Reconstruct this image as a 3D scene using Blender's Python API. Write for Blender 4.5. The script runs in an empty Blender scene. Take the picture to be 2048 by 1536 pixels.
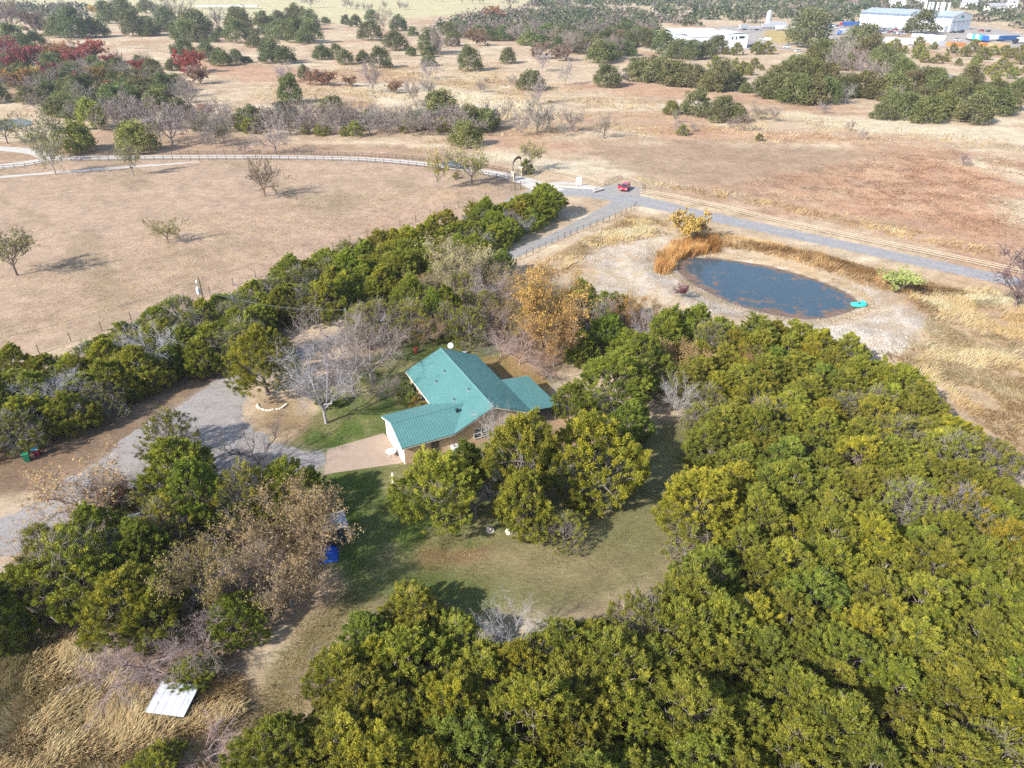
import bpy, math, random
import numpy as np
from mathutils import Vector, Matrix

# ------------------------------------------------------------------ camera, sky, sun, exposure
scene = bpy.context.scene
COL = scene.collection
CAM_H, FPX, YH = 48.0, 1422.0, -70.0           # camera height (m), focal length in photo pixels, horizon row
PITCH = math.atan((768 - YH) / FPX)
cam_d = bpy.data.cameras.new('camera'); cam = bpy.data.objects.new('camera', cam_d); COL.objects.link(cam)
cam_d.sensor_width = 36.0; cam_d.lens = 36.0 * FPX / 2048.0
cam_d.clip_start = 0.5; cam_d.clip_end = 20000
cam.location = (0, 0, CAM_H); cam.rotation_euler = (math.pi / 2 - PITCH, 0, 0)
scene.camera = cam
SUN_EL, SH_AZ = math.radians(34), math.radians(38)     # sun elevation, direction in which shadows fall
sd = Vector((-math.cos(SH_AZ) * math.cos(SUN_EL), -math.sin(SH_AZ) * math.cos(SUN_EL), math.sin(SUN_EL)))
world = bpy.data.worlds.new('World'); scene.world = world; world.use_nodes = True
wn = world.node_tree.nodes; wl = world.node_tree.links
sky = wn.new('ShaderNodeTexSky'); sky.sky_type = 'NISHITA'; sky.sun_disc = False
sky.sun_elevation = SUN_EL; sky.sun_rotation = math.atan2(sd.x, sd.y); sky.altitude = 300
sky.air_density = 1.0; sky.dust_density = 1.5; sky.ozone_density = 1.0
wl.new(sky.outputs[0], wn['Background'].inputs[0]); wn['Background'].inputs[1].default_value = 0.15
sun_d = bpy.data.lights.new('sun', 'SUN'); sun = bpy.data.objects.new('sun', sun_d); COL.objects.link(sun)
sun_d.energy = 4.6; sun_d.angle = math.radians(1.2); sun_d.color = (1.0, 0.955, 0.89)
sun.rotation_euler = sd.to_track_quat('Z', 'Y').to_euler(); sun.location = sd * 300
scene.view_settings.view_transform = 'Standard'; scene.view_settings.look = 'None'
scene.view_settings.gamma = 1.0; scene.view_settings.exposure = 0.80
scene.view_settings.use_curve_mapping = False
scene.render.engine = 'CYCLES'
scene.render.resolution_x, scene.render.resolution_y = 1024, 768
try:
    scene.cycles.use_adaptive_sampling = True; scene.cycles.adaptive_threshold = 0.02; scene.cycles.adaptive_min_samples = 32
    scene.cycles.use_denoising = False; scene.cycles.max_bounces = 5; scene.cycles.diffuse_bounces = 2; scene.cycles.glossy_bounces = 2
    scene.cycles.transmission_bounces = 2; scene.cycles.transparent_max_bounces = 6; scene.cycles.volume_bounces = 0
except Exception: pass

R = random.Random(7)
NP = np.random.default_rng(11)
cosP, sinP = math.cos(PITCH), math.sin(PITCH)

# ------------------------------------------------------------------ terrain height and ground finder
POND_C = None
def vnoise(x, y, seed=0):
    xi = np.floor(x).astype(np.int64); yi = np.floor(y).astype(np.int64)
    fx = x - xi; fy = y - yi; fx = fx * fx * (3 - 2 * fx); fy = fy * fy * (3 - 2 * fy)
    def h(a, b):
        n = (a * 374761393 + b * 668265263 + seed * 974711) & 0x7fffffff
        n = ((n ^ (n >> 13)) * 1274126177) & 0x7fffffff
        return ((n ^ (n >> 16)) & 0xffff) / 65535.0
    return (h(xi, yi) * (1 - fx) + h(xi + 1, yi) * fx) * (1 - fy) + (h(xi, yi + 1) * (1 - fx) + h(xi + 1, yi + 1) * fx) * fy
def fbm(x, y, sc, seed=0, oct=4):
    t = 0; a = 1.0; s = 0.0; x = np.asarray(x, float) / sc; y = np.asarray(y, float) / sc
    for i in range(oct):
        t = t + a * vnoise(x * 2 ** i + 13.7 * i, y * 2 ** i + 7.1 * i, seed + i); s += a; a *= 0.5
    return t / s
def relief(x, y):                                            # gentle swells, none near the house
    r = np.hypot(np.asarray(x, float), np.asarray(y, float) - 70)
    k = np.clip((r - 60) / 150, 0, 1)
    return k * 1.6 * (fbm(x, y, 95, 3, 2) - 0.5)
def G(px, py, z=0.0):                                        # point of the terrain (or z above it) seen at a photo pixel
    u = (px - 1024) / FPX; v = (768 - py) / FPX
    d = (u, cosP + v * sinP, -sinP + v * cosP); h = 0.0
    for _ in range(6):
        t = (z + h - CAM_H) / d[2]; X, Y = d[0] * t, d[1] * t
        h = float(relief(X, Y))
    return X, Y
def gz(x, y): return float(hz(np.array([x]), np.array([y]))[0])
def pix(X, Y, z=2.0):                                        # where a point shows in the photo
    w = depth_at(X, Y, z); return 1024 + FPX * X / w, 768 - FPX * (Y * sinP - (CAM_H - z) * cosP) / w
def depth_at(X, Y, z=0.0): return Y * cosP + (CAM_H - z) * sinP
def poly(pts, z=0.0): return np.array([G(a, b, z) for a, b in pts])
def sdist(P, x, y):                                          # signed distance to polygon, negative inside
    d = np.full(x.shape, 1e18); ins = np.zeros(x.shape, bool); n = len(P)
    for i in range(n):
        a = P[i]; b = P[(i + 1) % n]; ex, ey = b - a
        wx = x - a[0]; wy = y - a[1]
        t = np.clip((wx * ex + wy * ey) / (ex * ex + ey * ey + 1e-12), 0, 1)
        d = np.minimum(d, (wx - ex * t) ** 2 + (wy - ey * t) ** 2)
        c = ((a[1] <= y) & (b[1] > y)) | ((b[1] <= y) & (a[1] > y))
        ins ^= c & (x < a[0] + (y - a[1]) / (ey if ey != 0 else 1e-9) * ex)
    return np.where(ins, -1, 1) * np.sqrt(d)
def smooth_closed(P, n=6):                                   # Chaikin
    P = np.array(P, float)
    for _ in range(n):
        Q = np.roll(P, -1, 0); P = np.stack([P * .75 + Q * .25, P * .25 + Q * .75], 1).reshape(-1, 2)
    return P
def smooth_line(P, n=4):
    P = np.array(P, float)
    for _ in range(n):
        Q = np.stack([P[:-1] * .75 + P[1:] * .25, P[:-1] * .25 + P[1:] * .75], 1).reshape(-1, 2)
        P = np.vstack([P[:1], Q, P[-1:]])
    return P
POND_PX = [(1352,532),(1362,514),(1400,508),(1460,514),(1540,526),(1620,548),(1690,575),(1722,598),(1716,612),(1690,620),(1650,632),(1600,632),(1540,622),(1470,604),(1410,576),(1372,552)]
POND = smooth_closed(poly(POND_PX), 3)
WATER_Z = -0.55
def hz(x, y):                                                # full ground height
    h = relief(x, y)
    m = (np.abs(x - 48) < 45) & (np.abs(y - 118) < 45)
    if m.any():
        d = sdist(POND, x[m], y[m])
        h[m] += np.where(d < 0, -0.55 + np.clip(d, -6, 0) * 0.35, -0.55 * np.exp(-np.maximum(d, 0) / 2.2))
        s = np.clip(1 - np.abs(d - 7.5) / 4.5, 0, 1)         # spoil bank round the tank
        h[m] += 0.5 * s * s * (3 - 2 * s)
    return h

# ------------------------------------------------------------------ materials
MATS = {}
def nodes_of(name):
    m = bpy.data.materials.new(name); m.use_nodes = True; MATS[name] = m
    nt = m.node_tree; return m, nt, nt.nodes, nt.links, nt.nodes['Principled BSDF']
def ramp(nt, fac, stops):
    r = nt.nodes.new('ShaderNodeValToRGB'); e = r.color_ramp.elements
    while len(e) < len(stops): e.new(0.5)
    for i, (p, c) in enumerate(stops): e[i].position = p; e[i].color = (*c, 1)
    nt.links.new(fac, r.inputs[0]); return r.outputs[0]
def noise(nt, vec, scale, detail=4, rough=0.55, dist=0.0):
    n = nt.nodes.new('ShaderNodeTexNoise'); n.inputs['Scale'].default_value = scale; n.inputs['Detail'].default_value = detail
    n.inputs['Roughness'].default_value = rough; n.inputs['Distortion'].default_value = dist
    nt.links.new(vec, n.inputs['Vector']); return n.outputs['Fac']
def mixc(nt, a, b, fac, mode='MIX'):
    n = nt.nodes.new('ShaderNodeMix'); n.data_type = 'RGBA'; n.blend_type = mode
    for s, v in ((n.inputs[6], a), (n.inputs[7], b), (n.inputs[0], fac)):
        if hasattr(v, 'links'): nt.links.new(v, s)
        else: s.default_value = (*v, 1) if isinstance(v, (tuple, list)) else v
    return n.outputs[2]
def math_n(nt, op, a, b):
    n = nt.nodes.new('ShaderNodeMath'); n.operation = op
    for i, v in enumerate((a, b)):
        if hasattr(v, 'links'): nt.links.new(v, n.inputs[i])
        else: n.inputs[i].default_value = v
    return n.outputs[0]
def bump(nt, h, strength, dist, out):
    b = nt.nodes.new('ShaderNodeBump'); b.inputs['Strength'].default_value = strength; b.inputs['Distance'].default_value = dist
    nt.links.new(h, b.inputs['Height']); nt.links.new(b.outputs[0], out.inputs['Normal'])
def plain(name, col, rough=0.6, metal=0.0, spec=0.4, vary=0.12, scale=3.0, bumpy=0.0, coat=0.0):
    m, nt, n, l, b = nodes_of(name)
    tc = n.new('ShaderNodeTexCoord').outputs['Object']
    f = noise(nt, tc, scale, 5, 0.6)
    c = ramp(nt, f, [(0.25, tuple(max(0, v * (1 - vary)) for v in col)), (0.75, tuple(min(1, v * (1 + vary)) for v in col))])
    l.new(c, b.inputs['Base Color']); b.inputs['Roughness'].default_value = rough; b.inputs['Metallic'].default_value = metal
    b.inputs['Specular IOR Level'].default_value = spec
    if coat: b.inputs['Coat Weight'].default_value = coat; b.inputs['Coat Roughness'].default_value = 0.08
    if bumpy: bump(nt, noise(nt, tc, scale * 6, 4), bumpy, 0.02, b)
    return m
def foliage(name, lo, hi, tip, trans=0.25):
    m, nt, n, l, b = nodes_of(name)
    at = n.new('ShaderNodeAttribute'); at.attribute_name = 'var'
    oi = n.new('ShaderNodeObjectInfo')
    c = ramp(nt, at.outputs['Fac'], [(0.0, lo), (0.5, hi), (1.0, tip)])
    c = mixc(nt, c, oi.outputs['Color'], 1.0, 'MULTIPLY')
    hs = n.new('ShaderNodeHueSaturation'); l.new(c, hs.inputs['Color'])
    l.new(math_n(nt, 'ADD', math_n(nt, 'MULTIPLY', oi.outputs['Random'], 0.020), 0.489), hs.inputs['Hue'])
    l.new(math_n(nt, 'ADD', math_n(nt, 'MULTIPLY', oi.outputs['Random'], 0.26), 0.90), hs.inputs['Value'])
    c = hs.outputs[0]
    l.new(c, b.inputs['Base Color']); b.inputs['Roughness'].default_value = 0.65; b.inputs['Specular IOR Level'].default_value = 0.25
    t = n.new('ShaderNodeBsdfTranslucent'); l.new(c, t.inputs['Color'])
    mx = n.new('ShaderNodeMixShader'); mx.inputs[0].default_value = trans
    l.new(b.outputs[0], mx.inputs[1]); l.new(t.outputs[0], mx.inputs[2]); l.new(mx.outputs[0], n['Material Output'].inputs[0])
    return m
def bark(name, lo, hi):
    m, nt, n, l, b = nodes_of(name)
    tc = n.new('ShaderNodeTexCoord').outputs['Object']; oi = n.new('ShaderNodeObjectInfo')
    c = ramp(nt, noise(nt, tc, 5, 5, 0.7), [(0.3, lo), (0.7, hi)])
    c = mixc(nt, c, oi.outputs['Color'], 1.0, 'MULTIPLY')
    l.new(c, b.inputs['Base Color']); b.inputs['Roughness'].default_value = 0.9; b.inputs['Specular IOR Level'].default_value = 0.1
    return m
foliage('juniper_leaf', (0.084, 0.106, 0.021), (0.244, 0.244, 0.037), (0.47, 0.41, 0.054), 0.28)
foliage('oak_leaf', (0.086, 0.094, 0.040), (0.172, 0.176, 0.074), (0.29, 0.275, 0.120), 0.25)
foliage('dry_leaf', (0.5, 0.5, 0.5), (0.85, 0.85, 0.85), (1.0, 1.0, 1.0), 0.3)
bark('juniper_bark', (0.13, 0.105, 0.085), (0.30, 0.265, 0.23))
bark('grey_bark', (0.16, 0.14, 0.125), (0.33, 0.295, 0.27))
bark('pale_bark', (0.25, 0.225, 0.21), (0.47, 0.44, 0.415))

# ------------------------------------------------------------------ object helpers
def tag(o, label=None, cat=None, group=None, kind=None):
    if label: o['label'] = label
    if cat: o['category'] = cat
    if group: o['group'] = group
    if kind: o['kind'] = kind
    return o
def mesh_np(name, verts, faces, mat=None, var=None, smooth=False):
    me = bpy.data.meshes.new(name); verts = np.asarray(verts, np.float32); faces = np.asarray(faces, np.int32)
    k = faces.shape[1]
    me.vertices.add(len(verts)); me.vertices.foreach_set('co', verts.ravel())
    me.loops.add(faces.size); me.loops.foreach_set('vertex_index', faces.ravel())
    me.polygons.add(len(faces)); me.polygons.foreach_set('loop_start', np.arange(0, faces.size, k, dtype=np.int32))
    try: me.polygons.foreach_set('loop_total', np.full(len(faces), k, np.int32))
    except Exception: pass
    if smooth: me.polygons.foreach_set('use_smooth', np.ones(len(faces), bool))
    if var is not None:
        a = me.attributes.new('var', 'FLOAT', 'POINT'); a.data.foreach_set('value', np.asarray(var, np.float32))
    me.update(calc_edges=True)
    if mat: me.materials.append(MATS[mat])
    return me
def link(name, data, parent=None, loc=(0, 0, 0), rot=(0, 0, 0), scale=None):
    o = bpy.data.objects.new(name, data); COL.objects.link(o); o.location = loc; o.rotation_euler = rot
    if scale is not None: o.scale = scale
    if parent is not None: o.parent = parent
    return o
def thing(name, label, cat, loc=(0, 0, 0), rz=0.0, group=None):
    o = link(name, None, None, loc, (0, 0, rz)); o.empty_display_size = 0.3
    return tag(o, label, cat, group)
class MB:                                                    # collects polygons, builds one mesh
    def __init__(s): s.v = []; s.f = []; s.sm = []
    def poly(s, pts, flip=False):
        b = len(s.v); s.v += [tuple(p) for p in pts]; ids = list(range(b, b + len(pts))); s.f.append(ids[::-1] if flip else ids); return s
    def box(s, x0, x1, y0, y1, z0, z1, M=None):
        P = [(x0,y0,z0),(x1,y0,z0),(x1,y1,z0),(x0,y1,z0),(x0,y0,z1),(x1,y0,z1),(x1,y1,z1),(x0,y1,z1)]
        if M is not None: P = [tuple(M @ Vector(p)) for p in P]
        b = len(s.v); s.v += P
        s.f += [[b+i for i in q] for q in ((0,3,2,1),(4,5,6,7),(0,1,5,4),(1,2,6,5),(2,3,7,6),(3,0,4,7))]; return s
    def prism(s, prof, w0, w1, axis='y'):                    # profile (a, z) extruded along an axis
        n = len(prof); b = len(s.v)
        for w in (w0, w1):
            for a, z in prof: s.v.append((a, w, z) if axis == 'y' else (w, a, z))
        for i in range(n): s.f.append([b+i, b+(i+1) % n, b+n+(i+1) % n, b+n+i])
        s.f.append([b+i for i in range(n)][::-1]); s.f.append([b+n+i for i in range(n)]); return s
    def tube(s, pts, rad, seg=8, cap=True):
        pts = [Vector(p) for p in pts]; rad = rad if isinstance(rad, (list, tuple)) else [rad] * len(pts); rings = []
        for i, p in enumerate(pts):
            t = (pts[min(i+1, len(pts)-1)] - pts[max(i-1, 0)]).normalized()
            a = t.orthogonal().normalized() if i == 0 else (a - t * a.dot(t)).normalized()
            c = t.cross(a); b = len(s.v); rings.append(b)
            for k in range(seg):
                q = 2 * math.pi * k / seg; s.v.append(tuple(p + (a * math.cos(q) + c * math.sin(q)) * rad[i]))
        for i in range(len(rings) - 1):
            for k in range(seg): s.f.append([rings[i]+k, rings[i]+(k+1) % seg, rings[i+1]+(k+1) % seg, rings[i+1]+k])
        if cap: s.f.append([rings[0]+k for k in range(seg)][::-1]); s.f.append([rings[-1]+k for k in range(seg)])
        return s
    def lathe(s, prof, seg=16, c=(0, 0, 0)):
        b0 = len(s.v)
        for r, z in prof:
            for k in range(seg):
                q = 2 * math.pi * k / seg; s.v.append((c[0] + r * math.cos(q), c[1] + r * math.sin(q), c[2] + z))
        for i in range(len(prof) - 1):
            for k in range(seg): s.f.append([b0+i*seg+k, b0+i*seg+(k+1) % seg, b0+(i+1)*seg+(k+1) % seg, b0+(i+1)*seg+k])
        s.f.append([b0+k for k in range(seg)][::-1]); s.f.append([b0+(len(prof)-1)*seg+k for k in range(seg)]); return s
    def mesh(s, name, mat, smooth=False, bevel=0):
        me = bpy.data.meshes.new(name); me.from_pydata(s.v, [], s.f); me.update(); me.materials.append(MATS[mat])
        if smooth: me.polygons.foreach_set('use_smooth', np.ones(len(me.polygons), bool))
        return me
    def build(s, name, mat, parent=None, loc=(0, 0, 0), rot=(0, 0, 0), smooth=False, bevel=0.0):
        o = link(name, s.mesh(name, mat, smooth), parent, loc, rot)
        if bevel:
            mo = o.modifiers.new('bevel', 'BEVEL'); mo.width = bevel; mo.segments = 2; mo.limit_method = 'ANGLE'
        return o
def copy_tree(o, parent=None):
    c = o.copy(); COL.objects.link(c); c.parent = parent
    for ch in list(o.children): copy_tree(ch, c)
    return c

# ------------------------------------------------------------------ colour helper (photo sRGB of a sunlit surface -> albedo)
ALB = 0.575
def S(r, g, b, k=ALB):
    f = lambda v: ((v / 255) / 12.92 if v / 255 < 0.04045 else ((v / 255 + 0.055) / 1.055) ** 2.4) * k
    return (f(r), f(g), f(b))

# ------------------------------------------------------------------ ground sheet: cover colours held per vertex, grain in the material
LAWN = [(560,905),(600,862),(655,790),(700,745),(790,700),(850,668),(960,680),(1010,715),(1090,760),(1100,900),(1000,940),(985,1010),(1000,1075),(900,1100),(830,1090),(800,1140),(720,1195),(690,1150),(670,1050),(640,955),(560,950)]
CLEAR = [(640,960),(800,930),(1000,1000),(1120,960),(1200,900),(1330,840),(1450,840),(1450,950),(1380,1040),(1350,1110),(1310,1195),(1130,1250),(950,1250),(700,1210)]
PATH = [(700,1170),(760,1220),(660,1300),(640,1400),(600,1470),(540,1600),(380,1600),(470,1450),(540,1330),(590,1240)]
PASTURE = [(-500,322),(80,300),(300,297),(560,300),(760,302),(900,322),(1010,345),(1062,366),(1010,410),(860,460),(640,530),(450,595),(250,650),(120,692),(0,735),(-400,860)]
NPAST = [(-300,292),(60,285),(200,262),(420,268),(620,288),(800,290),(900,310),(1010,340),(900,335),(700,316),(300,312),(-300,330)]
CALICHE = [(1120,585),(1200,530),(1330,520),(1352,500),(1400,498),(1500,508),(1640,540),(1740,578),(1770,610),(1830,640),(1800,690),(1700,690),(1640,690),(1560,650),(1470,640),(1390,625),(1300,600),(1200,600)]
CALNW = [(1150,520),(1170,470),(1240,455),(1330,455),(1350,480),(1330,510),(1240,535)]
CALSE = [(1560,650),(1640,655),(1760,640),(1840,650),(1830,690),(1780,720),(1700,705),(1600,690)]
REDS = [[(1540,425),(1640,380),(1760,345),(1860,315),(1960,330),(2080,345),(2100,520),(1960,505),(1800,470),(1660,440)],
        [(1290,262),(1400,255),(1560,262),(1720,278),(1740,290),(1600,288),(1450,284),(1320,280)],
        [(340,115),(520,130),(700,150),(640,170),(500,165),(380,140)], [(980,275),(1160,285),(1290,290),(1140,300),(1000,292)],
        [(1140,168),(1270,162),(1480,185),(1640,196),(1480,205),(1300,196)]]
BROWNS = [[(1180,300),(1330,285),(1560,290),(1720,300),(1800,320),(1640,380),(1540,420),(1360,375),(1260,345)],
          [(1640,600),(1780,560),(1960,600),(2100,640),(2100,720),(1900,650),(1800,640)]]
STRAWS = [[(1880,322),(1980,350),(2100,380),(2100,355),(1960,318)], [(2000,400),(2100,405),(2100,450),(2020,445)],
          [(700,165),(900,170),(1100,215),(1000,230),(760,215)], [(1500,215),(1600,240),(1640,255),(1760,270),(2060,290),(2060,255),(1900,250),(1700,235)],
          [(860,320),(1000,300),(1240,330),(1270,352),(1150,345),(1040,330)]]
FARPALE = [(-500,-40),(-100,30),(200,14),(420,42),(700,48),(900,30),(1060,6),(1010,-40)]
YARD = [(1290,98),(1340,78),(1440,52),(1560,50),(1640,52),(1690,50),(1900,48),(2000,58),(2100,78),(2100,98),(1960,96),(1830,92),(1700,78),(1640,92),(1540,90),(1500,100),(1400,104)]
LITTER = [[(-80,880),(120,800),(300,730),(430,660),(560,620),(620,640),(560,700),(430,770),(300,850),(150,930),(-80,1000)],
          [(20,1180),(160,1060),(300,980),(560,940),(650,980),(700,1090),(600,1240),(480,1350),(300,1370),(120,1280)],
          [(640,690),(760,620),(900,560),(1060,560),(1300,630),(1500,690),(1400,760),(1300,700),(1100,740),(1000,700),(860,700)]]
THICK = [(1360,860),(1400,740),(1560,690),(1700,730),(1860,820),(1990,920),(2060,1040),(2150,1700),(500,1700),(650,1480),(690,1270),(800,1220),(930,1260),(1150,1270),(1270,1200),(1340,1120),(1330,1030),(1430,940)]
LEFTD = [(-200,1130),(20,1180),(60,1260),(70,1380),(20,1480),(-200,1536)]
GRAVEL_PX = [(436,756),(478,764),(492,800),(482,832),(505,862),(560,888),(600,900),(652,905),(650,944),(560,946),(480,948),(400,952),(300,985),(230,1022),(150,1050),(70,1085),(-60,1135),(-60,1072),(0,1042),(100,984),(200,922),(290,852),(360,808)]
def build_ground():
    th_in = np.radians(np.linspace(90 - 47, 90 + 47, 620)); th_out = np.radians(np.linspace(90 + 48, 450 - 48, 90))
    th = np.concatenate([th_in, th_out]); nt_ = len(th)
    r = np.concatenate([[0.0], np.geomspace(14, 1500, 520), np.geomspace(1560, 9000, 16)]); nr = len(r)
    RR, TT = np.meshgrid(r, th, indexing='ij'); x = (RR * np.cos(TT)).ravel(); y = (RR * np.sin(TT)).ravel()
    z = hz(x, y)
    n1 = fbm(x, y, 40, 21); n2 = fbm(x, y, 9, 31); n3 = fbm(x, y, 2.6, 41); n4 = fbm(x * .35, y, 5, 51)
    jit = (n2 - 0.5) * 7 + (n3 - 0.5) * 3
    C = np.empty((len(x), 3)); 
    def lerp(a, b, t): return a + (b - a) * t[:, None]
    def st(v, a, b): t = np.clip((v - a) / (b - a), 0, 1); return t * t * (3 - 2 * t)
    c_s, c_b, c_r, c_p = (np.array(S(*q)) for q in ((234,208,174), (204,174,144), (208,166,132), (250,232,198)))
    C[:] = lerp(np.tile(c_s, (len(x), 1)), c_b, st(n1 * .5 + n2 * .5, 0.45, 0.68) * 0.8)
    C = lerp(C, c_p, st(n4 * .6 + n1 * .4, 0.54, 0.70) * 0.8)
    C = lerp(C, c_r, st(fbm(x, y * 1.3, 30, 77), 0.56, 0.70) * 0.6)
    def zone(P, col, soft=1.5, amp=0.6, alpha=1.0, z=0.0, jj=None):
        nonlocal C
        Q = poly(P, z); g = soft + 6 * amp + 1; lo = Q.min(0) - g; hi = Q.max(0) + g
        i = np.where((x > lo[0]) & (x < hi[0]) & (y > lo[1]) & (y < hi[1]))[0]
        d = sdist(Q, x[i], y[i]) + jit[i] * amp
        m = np.zeros(len(x)); m[i] = st(-d, -soft, soft); m = m * alpha; C = lerp(C, np.array(col), m); return m
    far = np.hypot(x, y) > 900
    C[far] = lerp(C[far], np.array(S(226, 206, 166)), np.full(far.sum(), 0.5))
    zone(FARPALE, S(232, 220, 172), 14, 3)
    for Z in STRAWS: zone(Z, c_p, 5, 1.5, 0.9)
    for Z in REDS: zone(Z, S(214,168,136), 9, 3.2, 0.75)
    for Z in BROWNS: zone(Z, S(192,162,134), 9, 3.0, 0.8)
    zone([(1380,395),(1560,350),(1740,300),(1880,290),(2120,320),(2120,540),(1700,452),(1520,425)], S(214,172,140), 12, 4.0, 0.35 + .35 * st(fbm(x * .7 + y * .4, y, 9, 191), .42, .6))
    red2 = st(fbm(x * 0.6 + y * .5, y - x * .3, 7, 97), 0.48, 0.62)
    zone(REDS[0], S(208,158,126), 12, 4.0, 0.45 * red2)
    for Z in STRAWS[:2]: zone(Z, c_p, 4, 1.0, 0.9)
    pm = zone(PASTURE, S(213, 184, 156), 1.2, 0.25); zone(NPAST, S(206, 174, 144), 3, .5)
    C = lerp(C, np.array(S(184, 162, 132)), pm * st(fbm(x * 1.6 + y, y, 14, 123), 0.52, 0.68) * 0.6)
    C = lerp(C, np.array(S(220, 188, 162)), pm * st(fbm(x, y, 22, 129), 0.52, 0.68) * 0.6)
    yard = zone(YARD, S(206, 196, 186), 6, 1.2)
    zone([(1530,60),(1620,62),(1640,80),(1560,88),(1520,80)], S(214,188,130), 4, .6)
    zone([(1700,72),(1830,66),(1900,70),(1850,78),(1760,80)], S(196,170,132), 5, .6)
    # tracks beside the road, banks and bare caliche round the tank
    zone([(1050,545),(1250,425),(1340,440),(1480,470),(1700,520),(2100,600),(2100,900),(1990,900),(1860,770),(1760,700),(1500,640),(1200,600)], S(222,192,152), 3, 1, 0.75)
    zone(BROWNS[1], S(200,170,140), 5, 1.5, 0.8)
    stone = st(fbm(x, y, 1.6, 205, 3), 0.40, 0.60)
    for Z, k in ((CALICHE, .7), (CALNW, .6), (CALSE, .8)): zone(Z, S(218, 198, 172), 3, .8, k); zone(Z, S(238, 228, 214), 3, 1.0, stone * k * .7)
    pd = np.full(len(x), 1e3); i = np.where((np.abs(x - 48) < 45) & (np.abs(y - 118) < 45))[0]; pd[i] = sdist(POND, x[i], y[i])
    m = st(-np.abs(pd - 1.6), -1.6, -0.2); C = lerp(C, np.array(S(206, 176, 132)), m * 0.8)
    m = st(-pd, -0.4, 0.5); C = lerp(C, np.array(S(104, 92, 48)), m)
    # leaf litter and brown ground below the trees, hedge shadow coloured into one strip
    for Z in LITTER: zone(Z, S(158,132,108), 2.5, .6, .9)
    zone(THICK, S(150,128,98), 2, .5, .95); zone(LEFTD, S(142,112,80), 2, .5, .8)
    zone([(-80,930),(160,900),(330,820),(440,745),(450,765),(330,850),(160,950),(-80,1010)], S(154,128,104), 1.0, .25, .9)  # dirt strip beside the drive, its colour darkened to paint in the hedge shadow
    zone(PATH, S(172,152,112), 2, .4, .9); zone([(560,1300),(640,1250),(690,1230),(620,1400),(540,1480)], S(138,128,78), 3, .6, .6)
    zone(CLEAR, S(146,142,98), 2, .5)
    gl = st(fbm(x, y, 5.5, 301), 0.42, 0.62)
    zone([(640,960),(760,960),(870,1090),(1000,1150),(980,1230),(850,1220),(700,1210)], S(112,126,66), 3, .8, .4 + .5 * gl)
    zone([(820,1100),(1120,1070),(1300,1110),(1270,1190),(1150,1220),(1000,1160)], S(176,152,118), 3, .9, .5)
    zone([(830,1080),(900,1060),(980,1080),(960,1120),(850,1130)], S(140,100,76), 2, .4, .8)
    lm = zone(LAWN, S(124, 134, 76), 1.2, .4)
    C = lerp(C, np.array(S(170, 160, 112)), lm * (1 - gl) * .75)
    C = lerp(C, np.array(S(102, 126, 56)), lm * st(fbm(x, y, 3.2, 311), 0.52, 0.66) * .8)
    zone([(500,860),(530,790),(600,800),(640,850),(590,880),(540,880)], S(176,150,112), 1.5, .4, .85)
    zone([(960,715),(1040,705),(1090,750),(1090,790),(1010,760)], S(186,152,104), 1.2, .3, .85)
    g = zone([(a, b) for a, b in GRAVEL_PX], S(188, 176, 164), 1.2, .3, .85)
    zone([(-20,1130),(120,1080),(220,1050),(160,1130),(60,1160)], S(206,186,168), 1.2, .4, st(n3, .42, .55))
    C *= ((0.78 + 0.44 * n3) * (0.88 + .24 * n4))[:, None]
    grassy = np.clip(1 - 0.7 * yard - 0.6 * lm - g, 0.1, 1)
    idx = np.arange(nr * nt_).reshape(nr, nt_)
    a = idx[:-1, :]; b = idx[1:, :]
    F = np.stack([a, b, np.roll(b, -1, 1), np.roll(a, -1, 1)], -1).reshape(-1, 4)
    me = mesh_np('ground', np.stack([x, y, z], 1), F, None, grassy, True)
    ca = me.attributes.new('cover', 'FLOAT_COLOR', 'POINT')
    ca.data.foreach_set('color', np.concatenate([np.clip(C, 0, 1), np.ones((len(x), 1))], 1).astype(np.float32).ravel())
    m, nt, n, l, bs = nodes_of('ground_cover')
    at = n.new('ShaderNodeAttribute'); at.attribute_name = 'cover'; av = n.new('ShaderNodeAttribute'); av.attribute_name = 'var'
    tc = n.new('ShaderNodeTexCoord').outputs['Object']
    mp = n.new('ShaderNodeMapping'); mp.inputs['Rotation'].default_value = (0, 0, 0.5); mp.inputs['Scale'].default_value = (0.45, 1.3, 1); l.new(tc, mp.inputs[0])
    f1 = noise(nt, mp.outputs[0], 2.6, 3, 0.75); f2 = noise(nt, tc, 0.5, 3, 0.6); f3 = noise(nt, tc, 11.0, 2, 0.7)
    k = math_n(nt, 'ADD', math_n(nt, 'MULTIPLY', f1, 0.9), math_n(nt, 'ADD', math_n(nt, 'MULTIPLY', f2, 0.55), math_n(nt, 'MULTIPLY', f3, 0.7)))
    fac = n.new('ShaderNodeMapRange'); fac.inputs[1].default_value = 0.70; fac.inputs[2].default_value = 1.42; fac.inputs[3].default_value = 0.54; fac.inputs[4].default_value = 1.44
    l.new(k, fac.inputs[0])
    vv = n.new('ShaderNodeVectorMath'); vv.operation = 'SCALE'; l.new(at.outputs['Color'], vv.inputs[0]); l.new(fac.outputs[0], vv.inputs['Scale'])
    l.new(vv.outputs[0], bs.inputs['Base Color']); bs.inputs['Roughness'].default_value = 0.95; bs.inputs['Specular IOR Level'].default_value = 0.05
    hgt = math_n(nt, 'MULTIPLY', math_n(nt, 'ADD', f1, f3), av.outputs['Fac'])
    bump(nt, hgt, 0.45, 0.22, bs)
    me.materials.append(m)
    tag(link('ground', me), kind='structure')
build_ground()

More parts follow.
